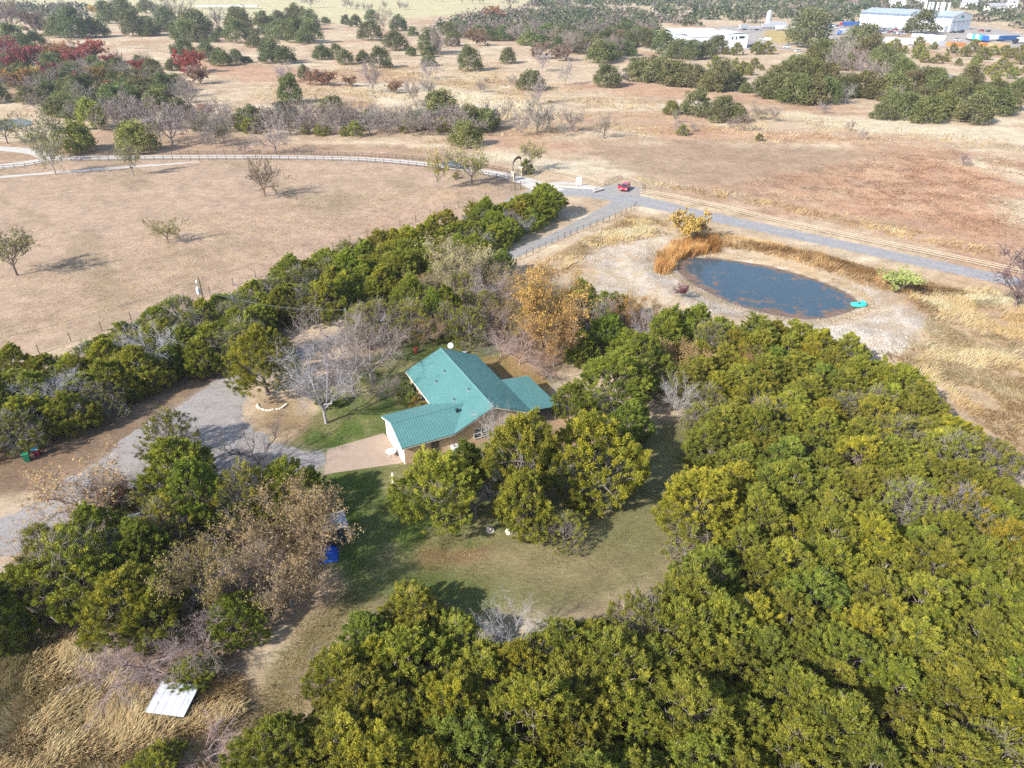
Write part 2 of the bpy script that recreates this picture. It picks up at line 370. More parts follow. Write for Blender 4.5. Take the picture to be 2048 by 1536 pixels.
# ------------------------------------------------------------------ roads, lanes, driveway, water
def track_material(name, lo, hi, streak, rough=0.9):
    m, nt, n, l, b = nodes_of(name); tc = n.new('ShaderNodeTexCoord').outputs['Object']
    c = ramp(nt, noise(nt, tc, 0.35, 7, 0.65, 0.5), [(0.3, lo), (0.7, hi)])
    c = mixc(nt, c, streak, ramp(nt, noise(nt, tc, 3.2, 5, 0.8), [(0.38, (0, 0, 0)), (0.66, (.9, .9, .9))]))
    c = mixc(nt, c, tuple(v * .72 for v in streak), ramp(nt, noise(nt, tc, .8, 5, 0.7), [(0.52, (0, 0, 0)), (0.72, (.7, .7, .7))]))
    at = n.new('ShaderNodeAttribute'); at.attribute_name = 'var'
    c = mixc(nt, c, streak, math_n(nt, 'MULTIPLY', at.outputs['Fac'], 0.55))
    l.new(c, b.inputs['Base Color']); b.inputs['Roughness'].default_value = rough; b.inputs['Specular IOR Level'].default_value = 0.1
    bump(nt, noise(nt, tc, 8, 5, 0.7), 0.35, 0.05, b)
track_material('worn_asphalt', S(192,189,188), S(222,218,214), S(168,165,166))
track_material('lane_caliche', S(244,238,228), S(255,252,246), S(226,214,200))
track_material('drive_gravel', S(186,181,180), S(212,206,202), S(168,158,148))
track_material('far_road', S(196,190,184), S(216,210,202), S(170,164,158))
def ribbon(name, px, width, mat, off=0.02, rag=0.25, cross=9, kind='structure', step=1.2, world=False):
    P = smooth_line(np.array(px, float) if world else poly(px), 4)
    seg = np.linalg.norm(np.diff(P, axis=0), axis=1); s = np.concatenate([[0], np.cumsum(seg)])
    n = max(4, int(s[-1] / step)); t = np.linspace(0, s[-1], n)
    Q = np.stack([np.interp(t, s, P[:, 0]), np.interp(t, s, P[:, 1])], 1)
    T = np.gradient(Q, axis=0); T /= np.linalg.norm(T, axis=1)[:, None]; N = np.stack([-T[:, 1], T[:, 0]], 1)
    w = width if np.ndim(width) == 0 else np.interp(t / s[-1], np.linspace(0, 1, len(width)), width)
    w = np.broadcast_to(w, (n,)); a = np.linspace(-1, 1, cross); V = []; var = []
    eL = (fbm(t, t * 0, 3, 5) - .5) * 2 * rag; eR = (fbm(t, t * 0 + 50, 3, 9) - .5) * 2 * rag
    for j in range(cross):
        o = a[j] * w / 2 + np.where(a[j] < 0, -1, 1) * (eL if a[j] < 0 else eR) * abs(a[j])
        V.append(np.concatenate([Q + N * o[:, None], np.zeros((n, 1))], 1))
        var.append(np.full(n, math.exp(-((abs(a[j]) - 0.45) / 0.22) ** 2)))
    V = np.stack(V, 1).reshape(-1, 3); V[:, 2] = hz(V[:, 0], V[:, 1]) + off
    idx = np.arange(n * cross).reshape(n, cross)
    F = np.stack([idx[:-1, 1:], idx[:-1, :-1], idx[1:, :-1], idx[1:, 1:]], -1).reshape(-1, 4)[:, ::-1]
    var = np.stack(var, 1).ravel() * (0.5 + 0.9 * (fbm(V[:, 0], V[:, 1], 6, 61) - .3))
    o = link(name, mesh_np(name, V, F, mat, np.clip(var, 0, 1), True)); tag(o, kind=kind); return o, Q, N
def sheet(name, P, mat, off, kind='structure', label=None, cat=None, res=0.4, rag=0.0):
    P = np.array(P); x0, y0 = P.min(0) - 1; x1, y1 = P.max(0) + 1                # clipped fine grid with an uneven edge
    if rag:
        L = np.linalg.norm(np.roll(P, -1, 0) - P, axis=1); Q = []
        for i in range(len(P)):
            k = max(1, int(L[i] / res))
            for j in range(k): Q.append(P[i] + (P[(i + 1) % len(P)] - P[i]) * j / k)
        Q = np.array(Q); Q += np.stack([fbm(Q[:, 0], Q[:, 1], 1.4, 71) - .5, fbm(Q[:, 0], Q[:, 1], 1.4, 81) - .5], 1) * 2 * rag
    else: Q = P
    V = np.concatenate([Q, (hz(Q[:, 0].copy(), Q[:, 1].copy()) + off)[:, None]], 1)
    me = bpy.data.meshes.new(name); me.from_pydata(V.tolist(), [], [list(range(len(V)))]); me.update()
    if me.polygons[0].normal.z < 0: me.flip_normals()
    me.materials.append(MATS[mat]); a = me.attributes.new('var', 'FLOAT', 'POINT')
    o = link(name, me); tag(o, label, cat, None, kind); return o
ROAD_PX = [(985,432),(1030,405),(1075,388),(1120,381),(1180,384),(1240,394),(1300,406),(1400,429),(1550,461),(1750,504),(1980,553),(2300,625)]
ribbon('road', ROAD_PX, [5,6.2,8.5,8.8,7.4,6.2,5.8,5.6,5.4,5.2,5.2,5.2,5.2], 'worn_asphalt', 0.03)
ribbon('side_lane', [(1262,398),(1235,412),(1190,436),(1100,478),(1000,518),(900,562),(800,615),(700,668),(620,700),(540,730),(455,775)], [6,4.6,3.4,3.3,3.3,3.3,3.4,3.6,4.0], 'far_road', 0.02, .35)
ribbon('gravel_lane', [(1110,384),(1080,374),(1040,358),(985,346),(900,334),(800,323),(700,317),(560,314),(420,314),(300,314.5),(200,315.5),(130,316.5),(95,319),(50,327),(0,334),(-120,344)], [7,4.6,4.2,4.2,4.2,4.2,4.2,4.4,4.8,5.5,5.5], 'lane_caliche', 0.035, .2)
ribbon('loop_lane', [(105,317),(85,308),(60,302),(0,297),(-100,292)], 5.0, 'lane_caliche', 0.03, .2)
ribbon('field_track', [(-20,356),(100,346),(200,338),(300,331),(400,324)], [2.0,2.4,2.6,2.2,1.0], 'lane_caliche', 0.015, .5)
ribbon('mail_layby', [(1095,369),(1130,366),(1165,370),(1200,378)], [3.0,2.2,2.2,2.4], 'lane_caliche', 0.025, .3)
ribbon('far_road', [(2300,215),(2060,178),(1950,166),(1870,145),(1800,128),(1730,112),(1690,98),(1640,103),(1560,97),(1500,88),(1470,70),(1520,60),(1620,52),(1700,52)], [8,8,8,7,7], 'far_road', 0.06, .8, step=3)
dp = poly([(1200,374),(1246,366),(1284,376),(1276,396),(1225,391)])
sheet('parking_pad', dp, 'far_road', 0.05, rag=.2)
GP = poly(GRAVEL_PX); sheet('gravel_driveway', smooth_closed(GP, 2), 'drive_gravel', 0.012, rag=1.3)
plain('concrete', S(206,182,160), 0.85, 0, .2, .10, 0.9, .15)
sheet('concrete_apron', poly([(655,899),(768,866),(815,922),(800,927),(648,949)]), 'concrete', 0.02, rag=0.05)

def water():
    m, nt, n, l, b = nodes_of('pond_water'); tc = n.new('ShaderNodeTexCoord').outputs['Object']
    at = n.new('ShaderNodeAttribute'); at.attribute_name = 'var'
    mat = noise(nt, tc, .42, 5, 0.66, .6)
    k = math_n(nt, 'ADD', mat, at.outputs['Fac']); 
    mk = n.new('ShaderNodeMapRange'); mk.inputs[1].default_value = 0.86; mk.inputs[2].default_value = 0.95; l.new(k, mk.inputs[0])
    algae = ramp(nt, noise(nt, tc, 1.1, 5, 0.75), [(0.32, S(112,100,62)), (0.5, S(150,122,104)), (0.65, S(172,136,122))])
    c = mixc(nt, (0.050, 0.080, 0.102), algae, mk.outputs[0])
    l.new(c, b.inputs['Base Color']); b.inputs['Specular IOR Level'].default_value = 0.5; b.inputs['IOR'].default_value = 1.33
    l.new(math_n(nt, 'ADD', math_n(nt, 'MULTIPLY', mk.outputs[0], 0.5), 0.08), b.inputs['Roughness'])
    bump(nt, noise(nt, tc, 5, 4, 0.6), 0.10, 0.03, b)
    P = POND; c0 = P.mean(0); k = 40; t = np.linspace(0, 1.02, k)
    V = (c0 + (P - c0)[None] * t[:, None, None]).reshape(-1, 2); d = -sdist(P, V[:, 0], V[:, 1])
    nn = fbm(V[:, 0], V[:, 1], 5, 401)
    ang = np.arctan2(V[:, 1] - c0[1], V[:, 0] - c0[0])
    east = np.clip((V[:, 0] - c0[0] - 5) / 12, 0, 1); west = np.clip((c0[0] - 7 - V[:, 0]) / 5, 0, 1)
    south = np.exp(-((ang + 2.0) / 0.8) ** 2)
    edge = np.exp(-np.maximum(d, 0) / (0.6 + 1.8 * west + .8 * east + .8 * south))
    north = np.exp(-((ang - 1.0) / .75) ** 2) * np.exp(-np.maximum(d, 0) / 1.3)
    var = 0.25 + 0.30 * edge + 0.35 * north + 0.12 * (nn - .5) * 2 + 0.14 * east + 0.10 * south * np.exp(-d / 3.5)
    V3 = np.concatenate([V, np.full((len(V), 1), WATER_Z)], 1); m_ = len(P); idx = np.arange(k * m_).reshape(k, m_)
    a, b_ = idx[:-1], idx[1:]
    F = np.stack([a, b_, np.roll(b_, -1, 1), np.roll(a, -1, 1)], -1).reshape(-1, 4)
    me = mesh_np('pond_water', V3, F, 'pond_water', np.clip(var, 0, 1), True)
    if me.polygons[m_ * 3].normal.z < 0: me.flip_normals()
    tag(link('pond_water', me), kind='structure')
    Q = smooth_closed(np.array([G(a, b) for a, b in [(-60,250),(0,240),(45,238),(68,243),(60,252),(0,262),(-60,268)]]), 2)
    V = np.concatenate([Q, (hz(Q[:, 0].copy(), Q[:, 1].copy()) * 0 + float(relief(Q[:, 0], Q[:, 1]).max()) + .06)[:, None]], 1)
    me = bpy.data.meshes.new('stock_pond'); me.from_pydata(V.tolist(), [], [list(range(len(V)))]); me.update()
    if me.polygons[0].normal.z < 0: me.flip_normals()
    me.materials.append(plain('green_water', (0.05, 0.075, 0.07), 0.1, 0, .5, .2, .2)); tag(link('stock_pond', me), kind='structure')
water()

# ------------------------------------------------------------------ tree kinds (each variant a trunk mesh and a crown mesh, shared by its copies)
def unit(v): return v / (np.linalg.norm(v, axis=-1, keepdims=True) + 1e-9)
def blades(P, D, rng, k, L, W, spread=0.55, var=None, tipvar=0.25):
    n = len(P); P = np.repeat(P, k, 0); D = np.repeat(D, k, 0); m = n * k
    d = unit(D + rng.normal(0, spread, (m, 3))); l = L * rng.uniform(.6, 1.25, (m, 1))
    w = unit(np.cross(d, rng.normal(0, 1, (m, 3)))) * W * rng.uniform(.7, 1.3, (m, 1))
    b = P + rng.normal(0, L * .36, (m, 3))
    V = np.stack([b - w, b + w, b + d * l], 1).reshape(-1, 3)
    v0 = np.repeat(var, k) if var is not None else np.full(m, .5)
    vv = np.stack([v0 - tipvar * .5, v0 - tipvar * .5, v0 + tipvar], 1).ravel()
    return V, np.clip(vv, 0, 1)
def quads(P, rng, size, var, up=0.3):
    n = len(P); nrm = unit(rng.normal(0, 1, (n, 3)) + np.array([0, 0, up])); a = unit(np.cross(nrm, rng.normal(0, 1, (n, 3)))); b = np.cross(nrm, a)
    s = size * rng.uniform(.6, 1.3, (n, 1)); a = a * s; b = b * s * .6
    V = np.stack([P - a, P + b * .8 + a * .1, P + a, P - b], 1).reshape(-1, 3)
    return V, np.repeat(var, 4)
def tris(V): return np.arange(len(V)).reshape(-1, 3)
class Wood:
    def __init__(s): s.v = []; s.f = []; s.n = 0
    def tube(s, p0, p1, r0, r1, seg=5):
        p0 = np.array(p0, float); p1 = np.array(p1, float); t = unit(p1 - p0); a = unit(np.cross(t, [.3, .5, .81])); c = np.cross(t, a)
        q = np.arange(seg) * 2 * math.pi / seg; ring = np.cos(q)[:, None] * a + np.sin(q)[:, None] * c
        s.v.append(p0 + ring * r0); s.v.append(p1 + ring * r1); i = np.arange(seg); j = (i + 1) % seg; b = s.n
        s.f.append(np.stack([b+i, b+j, b+seg+j], 1)); s.f.append(np.stack([b+i, b+seg+j, b+seg+i], 1)); s.n += 2 * seg
    def path(s, pts, r0, r1, seg=5):
        n = len(pts) - 1
        for i in range(n): s.tube(pts[i], pts[i+1], r0 + (r1 - r0) * i / n, r0 + (r1 - r0) * (i + 1) / n, seg)
    def arrays(s): return np.concatenate(s.v), np.concatenate(s.f)
def bent(p0, p1, rng, n=4, amp=.12, sag=0):
    p0 = np.array(p0, float); p1 = np.array(p1, float); L = np.linalg.norm(p1 - p0); t = np.linspace(0, 1, n + 1)[:, None]
    P = p0 + (p1 - p0) * t + rng.normal(0, amp * L, (n + 1, 3)) * (np.sin(t * math.pi) * .6)
    P[:, 2] += sag * L * np.sin(t[:, 0] * math.pi); return P
def ribbons(A, B, rng, w0, w1=None):                        # fine twigs: flat two-triangle strips
    d = unit(B - A); p = unit(np.cross(d, rng.normal(0, 1, A.shape))); w1 = w0 * .5 if w1 is None else w1
    V = np.stack([A - p * w0, A + p * w0, B + p * w1, B - p * w1], 1).reshape(-1, 3); return V
def quadf(n, off=0): return np.arange(n * 4).reshape(-1, 4) + off

def juniper(seed, h=6.0, w=6.0, base=0.08, nb=420, tufts=8, k=16, dead=0.0, dark=0.0, L=.205, lumps=.35):
    """unit-less size in metres; boughs of scale-leaf plumes over limbs that rise from a short trunk"""
    rng = np.random.default_rng(seed); W = Wood(); zc0 = base * h; Hc = h - zc0
    lean = rng.normal(0, .25, 2); tp = bent((0, 0, -.2), (lean[0], lean[1], h * .62), rng, 6, .05); W.path(tp, .2 * w / 6, .07, 7)
    ph = rng.uniform(0, 6.28, 5); am = rng.uniform(.5, 1, 5)
    def env(th, t):                                          # crown radius at height fraction t
        prof = np.sqrt(np.clip(1 - np.abs((t - .4) / .62) ** 2.4, .03, 1))
        l = 1 + lumps * .5 * (am[0] * np.sin(2 * th + ph[0] + t * 3) + am[1] * np.sin(3 * th + ph[1] - t * 4) + .6 * am[2] * np.sin(5 * th + ph[2] + t * 7))
        return w / 2 * prof * l
    # a few leading lobes make the crown uneven
    lob = [(rng.uniform(0, 6.28), rng.uniform(.1, .7), rng.uniform(.0, .11)) for _ in range(9)]
    th = rng.uniform(0, 2 * math.pi, nb); t = rng.beta(1.1, .9, nb); q = np.where(t > .78, np.sqrt(rng.random(nb)), 1 - .5 * rng.random(nb) ** 2.2)
    rr = env(th, t) * q
    top = np.array([sum(a * h * math.exp(-((math.hypot(rr[i] * math.cos(th[i]) - w / 2 * b * math.cos(c0), rr[i] * math.sin(th[i]) - w / 2 * b * math.sin(c0))) / (.17 * w)) ** 2) for c0, b, a in lob) for i in range(nb)])
    B = np.stack([rr * np.cos(th) + lean[0] * t, rr * np.sin(th) + lean[1] * t, zc0 + Hc * t * .93 + top * t], 1)
    out = unit(np.stack([np.cos(th) * .55, np.sin(th) * .55, .75 + .35 * t], 1) + rng.normal(0, .16, (nb, 3)))
    live = rng.random(nb) >= dead
    bl = rng.uniform(.45, .95, nb) * (.55 + .05 * h)
    bv = np.clip(rng.normal(.42, .15, nb) + .14 * (t - .5) - dark, .05, .95)
    P = []; D = []; VV = []
    for i in range(nb):
        if not live[i]: continue
        s = rng.random(tufts) ** .8
        side = rng.normal(0, .20 * bl[i], (tufts, 3)) * (1.15 - s)[:, None]
        P.append(B[i] + out[i] * (s * bl[i] * 1.05)[:, None] + side - out[i] * .25)
        D.append(unit(out[i] + np.array([0, 0, .35]) + .9 * side)); VV.append(np.clip(bv[i] + rng.normal(0, .07, tufts) + .1 * (s - .5), 0, 1))
    P = np.concatenate(P); D = np.concatenate(D); VV = np.concatenate(VV)
    V, vv = blades(P, D, rng, k, L, .035, .45, VV, .2)
    # limbs to the boughs and bare grey twiglets inside the crown
    nl = 16 if not dead else 26
    for i in rng.choice(nb, nl, replace=False):
        p = tp[rng.integers(1, 6)]; W.path(bent(p, B[i], rng, 3, .08, .05), .06, .02, 4)
    A, F = W.arrays()
    nt_ = 420 + int(1500 * dead)
    i = rng.integers(0, nb, nt_); f = rng.uniform(.45, .95, (nt_, 1)); c = np.stack([lean[0] * t[i], lean[1] * t[i], B[i, 2] * .8], 1)
    a0 = c + (B[i] - c) * f + rng.normal(0, .15, (nt_, 3)); b0 = a0 + unit(out[i] + rng.normal(0, .6, (nt_, 3))) * rng.uniform(.4, .95, (nt_, 1))
    if dead:
        dd = np.where(~live)[0]; j = rng.choice(dd, nt_); a1 = B[j] + rng.normal(0, .3, (nt_, 3)); b1 = a1 + unit(out[j] + rng.normal(0, .5, (nt_, 3))) * rng.uniform(.4, 1.0, (nt_, 1))
        a0 = np.concatenate([a0, a1]); b0 = np.concatenate([b0, b1])
    T = ribbons(a0, b0, rng, .019, .007)
    return mesh_np('juniper_trunk', A, F, 'juniper_bark'), mesh_np('juniper_crown', V, tris(V), 'juniper_leaf', vv), mesh_np('twig_canopy', T, quadf(len(a0)), 'juniper_bark')

def oak(seed, h=7.0, w=10.0, nc=90, per=60, leaf=.25, gap=0.0, base=.08):
    rng = np.random.default_rng(seed); W = Wood()
    tp = bent((0, 0, -.3), (rng.normal(0, .3), rng.normal(0, .3), h * .35), rng, 3, .08); W.path(tp, .32, .2, 7)
    th = rng.uniform(0, 6.28, nc); e = rng.random(nc) ** 1.25; ph = rng.uniform(0, 6.28, 3)
    el = e * math.pi / 2; l = 1 + .16 * np.sin(2 * th + ph[0]) + .12 * np.sin(3 * th + ph[1])
    q = rng.uniform(.68, .95, nc); rad = rng.uniform(.09, .17, nc) * w
    c = np.stack([np.cos(th) * np.cos(el) ** .7 * w / 2 * l * q * .92, np.sin(th) * np.cos(el) ** .7 * w / 2 * l * q * .92, base * h + (h * (.93 - base)) * np.sin(el) * q * (1 + .08 * np.sin(3 * th + ph[2]))], 1)
    c[:, 2] = np.maximum(c[:, 2], base * h + rad * .5)
    for i in rng.choice(nc, 10, replace=False): W.path(bent(tp[2 + i % 2], c[i], rng, 3, .1), .13, .04, 5)
    d = unit(rng.normal(0, 1, (nc, per, 3)) + np.array([0, 0, .35])); rr = rad[:, None, None] * rng.uniform(.55, 1.05, (nc, per, 1)) * np.array([1, 1, .8])
    P = (c[:, None] + d * rr).reshape(-1, 3); v = np.clip(np.repeat(rng.normal(.42, .15, nc), per) + rng.normal(0, .09, nc * per), 0, 1)
    keep = P[:, 2] > .05 * h; P = P[keep]; v = v[keep]
    V, vv = quads(P, rng, leaf, v, .8)
    A, F = W.arrays()
    return mesh_np('oak_trunk', A, F, 'grey_bark'), mesh_np('oak_crown', V, quadf(len(P)), 'oak_leaf', vv)

def deciduous(seed, h=7.0, w=8.0, lean=(0, 0), fork=.22, limbs=6, twig=.012, n3=6, n4=7, leaves=0, leaf=.10, barkm='grey_bark', leafm='dry_leaf', thick=1.0, spread=1.0):
    """forked trunk, limbs, branches, branchlets and twigs; leaves optional"""
    rng = np.random.default_rng(seed); W = Wood(); r0 = .016 * h * thick + .03
    f = np.array([lean[0] * h * fork, lean[1] * h * fork, h * fork]); W.path(bent((0, 0, -.2), f, rng, 3, .05), r0 * 1.2, r0, 8)
    tips = []; bl = []
    def kids(p, d, L, r, lev):
        n = [limbs, 5, n3, n4][lev]
        for i in range(n):
            if lev == 0:
                a = 6.28 * (i + rng.uniform(-.3, .3)) / n; tilt = rng.uniform(.35, 1.12) * spread
                dd = unit(np.array([math.cos(a) * math.sin(tilt) + lean[0] * .6, math.sin(a) * math.sin(tilt) + lean[1] * .6, math.cos(tilt)]))
                LL = (h * (1 - fork) * math.cos(tilt) ** .5 * .62 + w * .5 * math.sin(tilt) * .62) * rng.uniform(.8, 1.1); s = p
            else:
                u = rng.uniform(.3, 1.0) if i else 1.0
                s = p[min(len(p) - 1, int(u * (len(p) - 1)))] ; dd = unit(d + rng.normal(0, [0, .55, .65, .7][lev], 3) + np.array([0, 0, .16])); LL = L * rng.uniform(.42, .72)
            e = s + dd * LL
            if e[2] < .25 * h * .5: e[2] = .25 * h * .5 + rng.uniform(0, .5)
            if lev < 2:
                pts = bent(s, e, rng, 4, .10, .04); rr = r * (.55 if lev == 0 else .42)
                W.path(pts, rr, rr * .45, 6 if lev == 0 else 4); kids(pts, dd, LL, rr, lev + 1)
            elif lev == 2:
                pts = bent(s, e, rng, 2, .1); W.path(pts, max(twig * 1.3, r * .4), twig, 3); kids(pts, dd, LL, r * .4, 3)
            else:
                m = (s + e) / 2 + rng.normal(0, .08 * LL, 3); tips.append((s, m)); tips.append((m, e)); bl.append(e); bl.append(m)
    kids(f, np.array([0, 0, 1.]), h, r0, 0)
    A, F = W.arrays(); S0 = np.array([a for a, b in tips]); S1 = np.array([b for a, b in tips])
    # a second set of side twigs doubles the haze of fine wood
    k = len(S0); o = S0 + (S1 - S0) * rng.uniform(.2, .9, (k, 1)); e2 = o + unit((S1 - S0) + rng.normal(0, .6, (k, 3)) * np.linalg.norm(S1 - S0, axis=1)[:, None]) * np.linalg.norm(S1 - S0, axis=1)[:, None] * rng.uniform(.5, 1.0, (k, 1))
    S0 = np.concatenate([S0, o]); S1 = np.concatenate([S1, e2]); T = ribbons(S0, S1, rng, twig, twig * .5)
    tm = mesh_np('trunk', A, F, barkm); q4 = quadf(len(S0)); tri = np.concatenate([q4[:, [0, 1, 2]], q4[:, [0, 2, 3]]])
    cm = mesh_np('crown', T, tri, barkm)
    lm = None
    if leaves:
        E_ = np.concatenate([np.array(bl), e2]); i = rng.integers(0, len(E_), leaves); P = E_[i] + rng.normal(0, .16, (leaves, 3))
        g = vnoise(P[:, 0] * 1.1 + 50, P[:, 1] * 1.1 + P[:, 2] * .9 + 50, seed)
        V, vv = quads(P, rng, leaf, np.clip(g + rng.normal(0, .2, leaves), 0, 1), .3)
        lm = mesh_np('leaves', V, quadf(leaves), leafm, vv)
    return tm, cm, lm

VAR = {}
VAR['jun'] = [juniper(100 + i, h=[6.2, 5.6, 6.6, 5.2, 6.0, 5.8][i], w=[6.0, 6.4, 5.6, 6.0, 5.2, 6.6][i]) for i in range(6)]
VAR['junT'] = [juniper(140 + i, h=7.6, w=7.0, base=.22, nb=480, tufts=7) for i in range(3)]
VAR['junD'] = [juniper(160 + i, h=6.0, w=6.4, base=.10, nb=360, tufts=6, k=13, dead=.40) for i in range(2)]
VAR['junS'] = [juniper(170 + i, h=2.6, w=2.8, base=.02, nb=60, tufts=7, k=12, L=.22) for i in range(2)]
VAR['oak'] = [oak(200 + i, h=[7, 6.4, 7.4, 6.0, 6.8][i], w=[10, 9.4, 9.6, 10.4, 9][i]) for i in range(5)]
VAR['bare'] = [deciduous(300 + i, h=[8, 7.4, 8.6][i], w=[8, 9, 8][i], fork=[.2, .25, .16][i], twig=.0095) for i in range(3)]
VAR['pale'] = [deciduous(310 + i, h=[7.5, 6.5][i], w=[8, 7][i], fork=.2, twig=.0095, barkm='pale_bark') for i in range(2)]
VAR['bareF'] = [deciduous(320 + i, h=7, w=8.6, fork=.18, twig=.045, n3=4, n4=4, thick=1.4) for i in range(4)]
VAR['semi'] = [deciduous(330 + i, h=7, w=8.4, fork=.24, twig=.03, n3=4, n4=4, leaves=1700, leaf=.17, thick=1.3, leafm='oak_leaf') for i in range(2)]
VAR['leafy'] = [deciduous(340 + i, h=[8, 7.5, 7][i], w=[8.5, 9, 8][i], fork=.18, twig=.0095, leaves=[15000, 9500, 3500][i], leaf=.12) for i in range(3)]
VAR['leafyF'] = [deciduous(350 + i, h=6, w=6.6, fork=.15, twig=.04, n3=4, n4=3, leaves=4200, leaf=.26) for i in range(2)]
SIZE = dict(jun=(6, 6), junT=(7.6, 7), junD=(6, 6.4), junS=(2.6, 2.8), oak=(6.7, 9.7), bare=(8, 8.3), pale=(7, 7.5), bareF=(7, 8.6), semi=(7, 8.4), leafy=(7.5, 8.5), leafyF=(6, 6.6))
CNT = {}
NAMES = dict(jun='juniper_tree', junT='juniper_tree', junD='juniper_tree', junS='juniper_shrub', oak='live_oak_tree', bare='bare_tree', pale='bare_tree', bareF='bare_tree', semi='elm_tree', leafy='autumn_tree', leafyF='autumn_tree')
def plant(kind, x, y, w, h, label, group=None, leafc=(1, 1, 1), barkc=(1, 1, 1), v=None, rz=None, name=None, cat='tree', tilt=0.0):
    """w, h in metres"""
    i = CNT.get(kind, 0); CNT[kind] = i + 1; vs = VAR[kind]; parts = vs[(i if v is None else v) % len(vs)]
    h0, w0 = SIZE[kind]
    o = link(name or NAMES[kind], None, None, (x, y, gz(x, y)), (tilt, 0, R.uniform(0, 6.28) if rz is None else rz), (w / w0, w / w0 * R.uniform(.92, 1.08), h / h0)); o.empty_display_size = .3
    tag(o, label, cat, group)
    t = link('trunk', parts[0], o); t.color = (*barkc, 1)
    jn = kind.startswith('jun'); c = link('crown', parts[1], o); c.color = (*(barkc if len(parts) > 2 and not jn else leafc), 1)
    if len(parts) > 2 and parts[2] is not None: lf = link('twig_canopy' if jn else 'foliage', parts[2], o); lf.color = (*(barkc if jn else leafc), 1)
    return o
def T(kind, cx, cy, w, h, label, frac=None, **kw):              # cx, cy: where the middle of the crown shows in the photo
    x, y = G(cx, cy, h * (frac or (.52 if kind.startswith('jun') else .64))); return plant(kind, x, y, w, h, label, **kw)
def TB(kind, bx, by, wpx, label, ratio=None, **kw):           # foot of the trunk in the photo and crown width in photo pixels
    x, y = G(bx, by); w = wpx * depth_at(x, y) / FPX; h0, w0 = SIZE[kind]
    return plant(kind, x, y, w, w * (ratio or h0 / w0), label, **kw)
def tint(a=.12, base=(1, 1, 1)):
    k = R.uniform(1 - a, 1 + a); return tuple(b * k * R.uniform(1 - a * .6, 1 + a * .6) for b in base)
def fill(P, n, dmin, avoid=()):                               # spaced random spots inside a ground polygon
    x0, y0 = P.min(0); x1, y1 = P.max(0); out = [tuple(a) for a in avoid]; got = []
    C = np.array([(R.uniform(x0, x1), R.uniform(y0, y1)) for _ in range(n * 40)]); C = C[sdist(P, C[:, 0], C[:, 1]) < 0]
    grid = {}
    for p in out: grid.setdefault((int(p[0] // dmin), int(p[1] // dmin)), []).append(p)
    for q in C:
        a, b = int(q[0] // dmin), int(q[1] // dmin)
        if any((q[0] - p[0]) ** 2 + (q[1] - p[1]) ** 2 < dmin ** 2 for i in (-1, 0, 1) for j in (-1, 0, 1) for p in grid.get((a + i, b + j), ())): continue
        grid.setdefault((a, b), []).append(tuple(q)); got.append((float(q[0]), float(q[1])))
        if len(got) >= n: break
    return got
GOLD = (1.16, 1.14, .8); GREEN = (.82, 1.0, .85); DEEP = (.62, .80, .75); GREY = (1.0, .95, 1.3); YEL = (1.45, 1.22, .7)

# ------------------------------------------------------------------ materials of built things
plain('wood_post', (0.13, 0.10, 0.075), .9, 0, .1, .3, 4); plain('fence_rail', (0.42, 0.35, 0.26), .85, 0, .15, .25, 2)
plain('dark_rail', (0.10, 0.075, 0.058), .9, 0, .1, .3, 2); plain('steel_post', (0.22, 0.22, 0.21), .6, .5, .4, .2, 4)
plain('white_paint', (0.78, 0.76, 0.72), .55, 0, .35, .06, 1.5); plain('white_metal', (0.74, 0.76, 0.78), .45, .1, .4, .08, 1.2)
plain('black_rubber', (0.02, 0.02, 0.02), .8, 0, .2, .2, 6); plain('dark_metal', (0.06, 0.06, 0.065), .5, .6, .4, .2, 5)
plain('grey_metal', (0.36, 0.38, 0.40), .45, .5, .4, .15, 3); plain('stone_block', (0.42, 0.37, 0.30), .9, 0, .1, .3, 3, .3)
plain('glass_dark', (0.03, 0.045, 0.055), .06, 0, .6, .1, 2); plain('brown_door', (0.16, 0.115, 0.085), .6, 0, .3, .15, 4)
plain('trim_cream', (0.66, 0.60, 0.50), .6, 0, .3, .06, 3); plain('garage_white', (0.80, 0.77, 0.72), .5, 0, .35, .04, 1)
plain('galvanised', (0.42, 0.43, 0.44), .4, .6, .4, .12, 3); plain('limestone', (0.62, 0.56, 0.46), .9, 0, .1, .2, 4, .3)
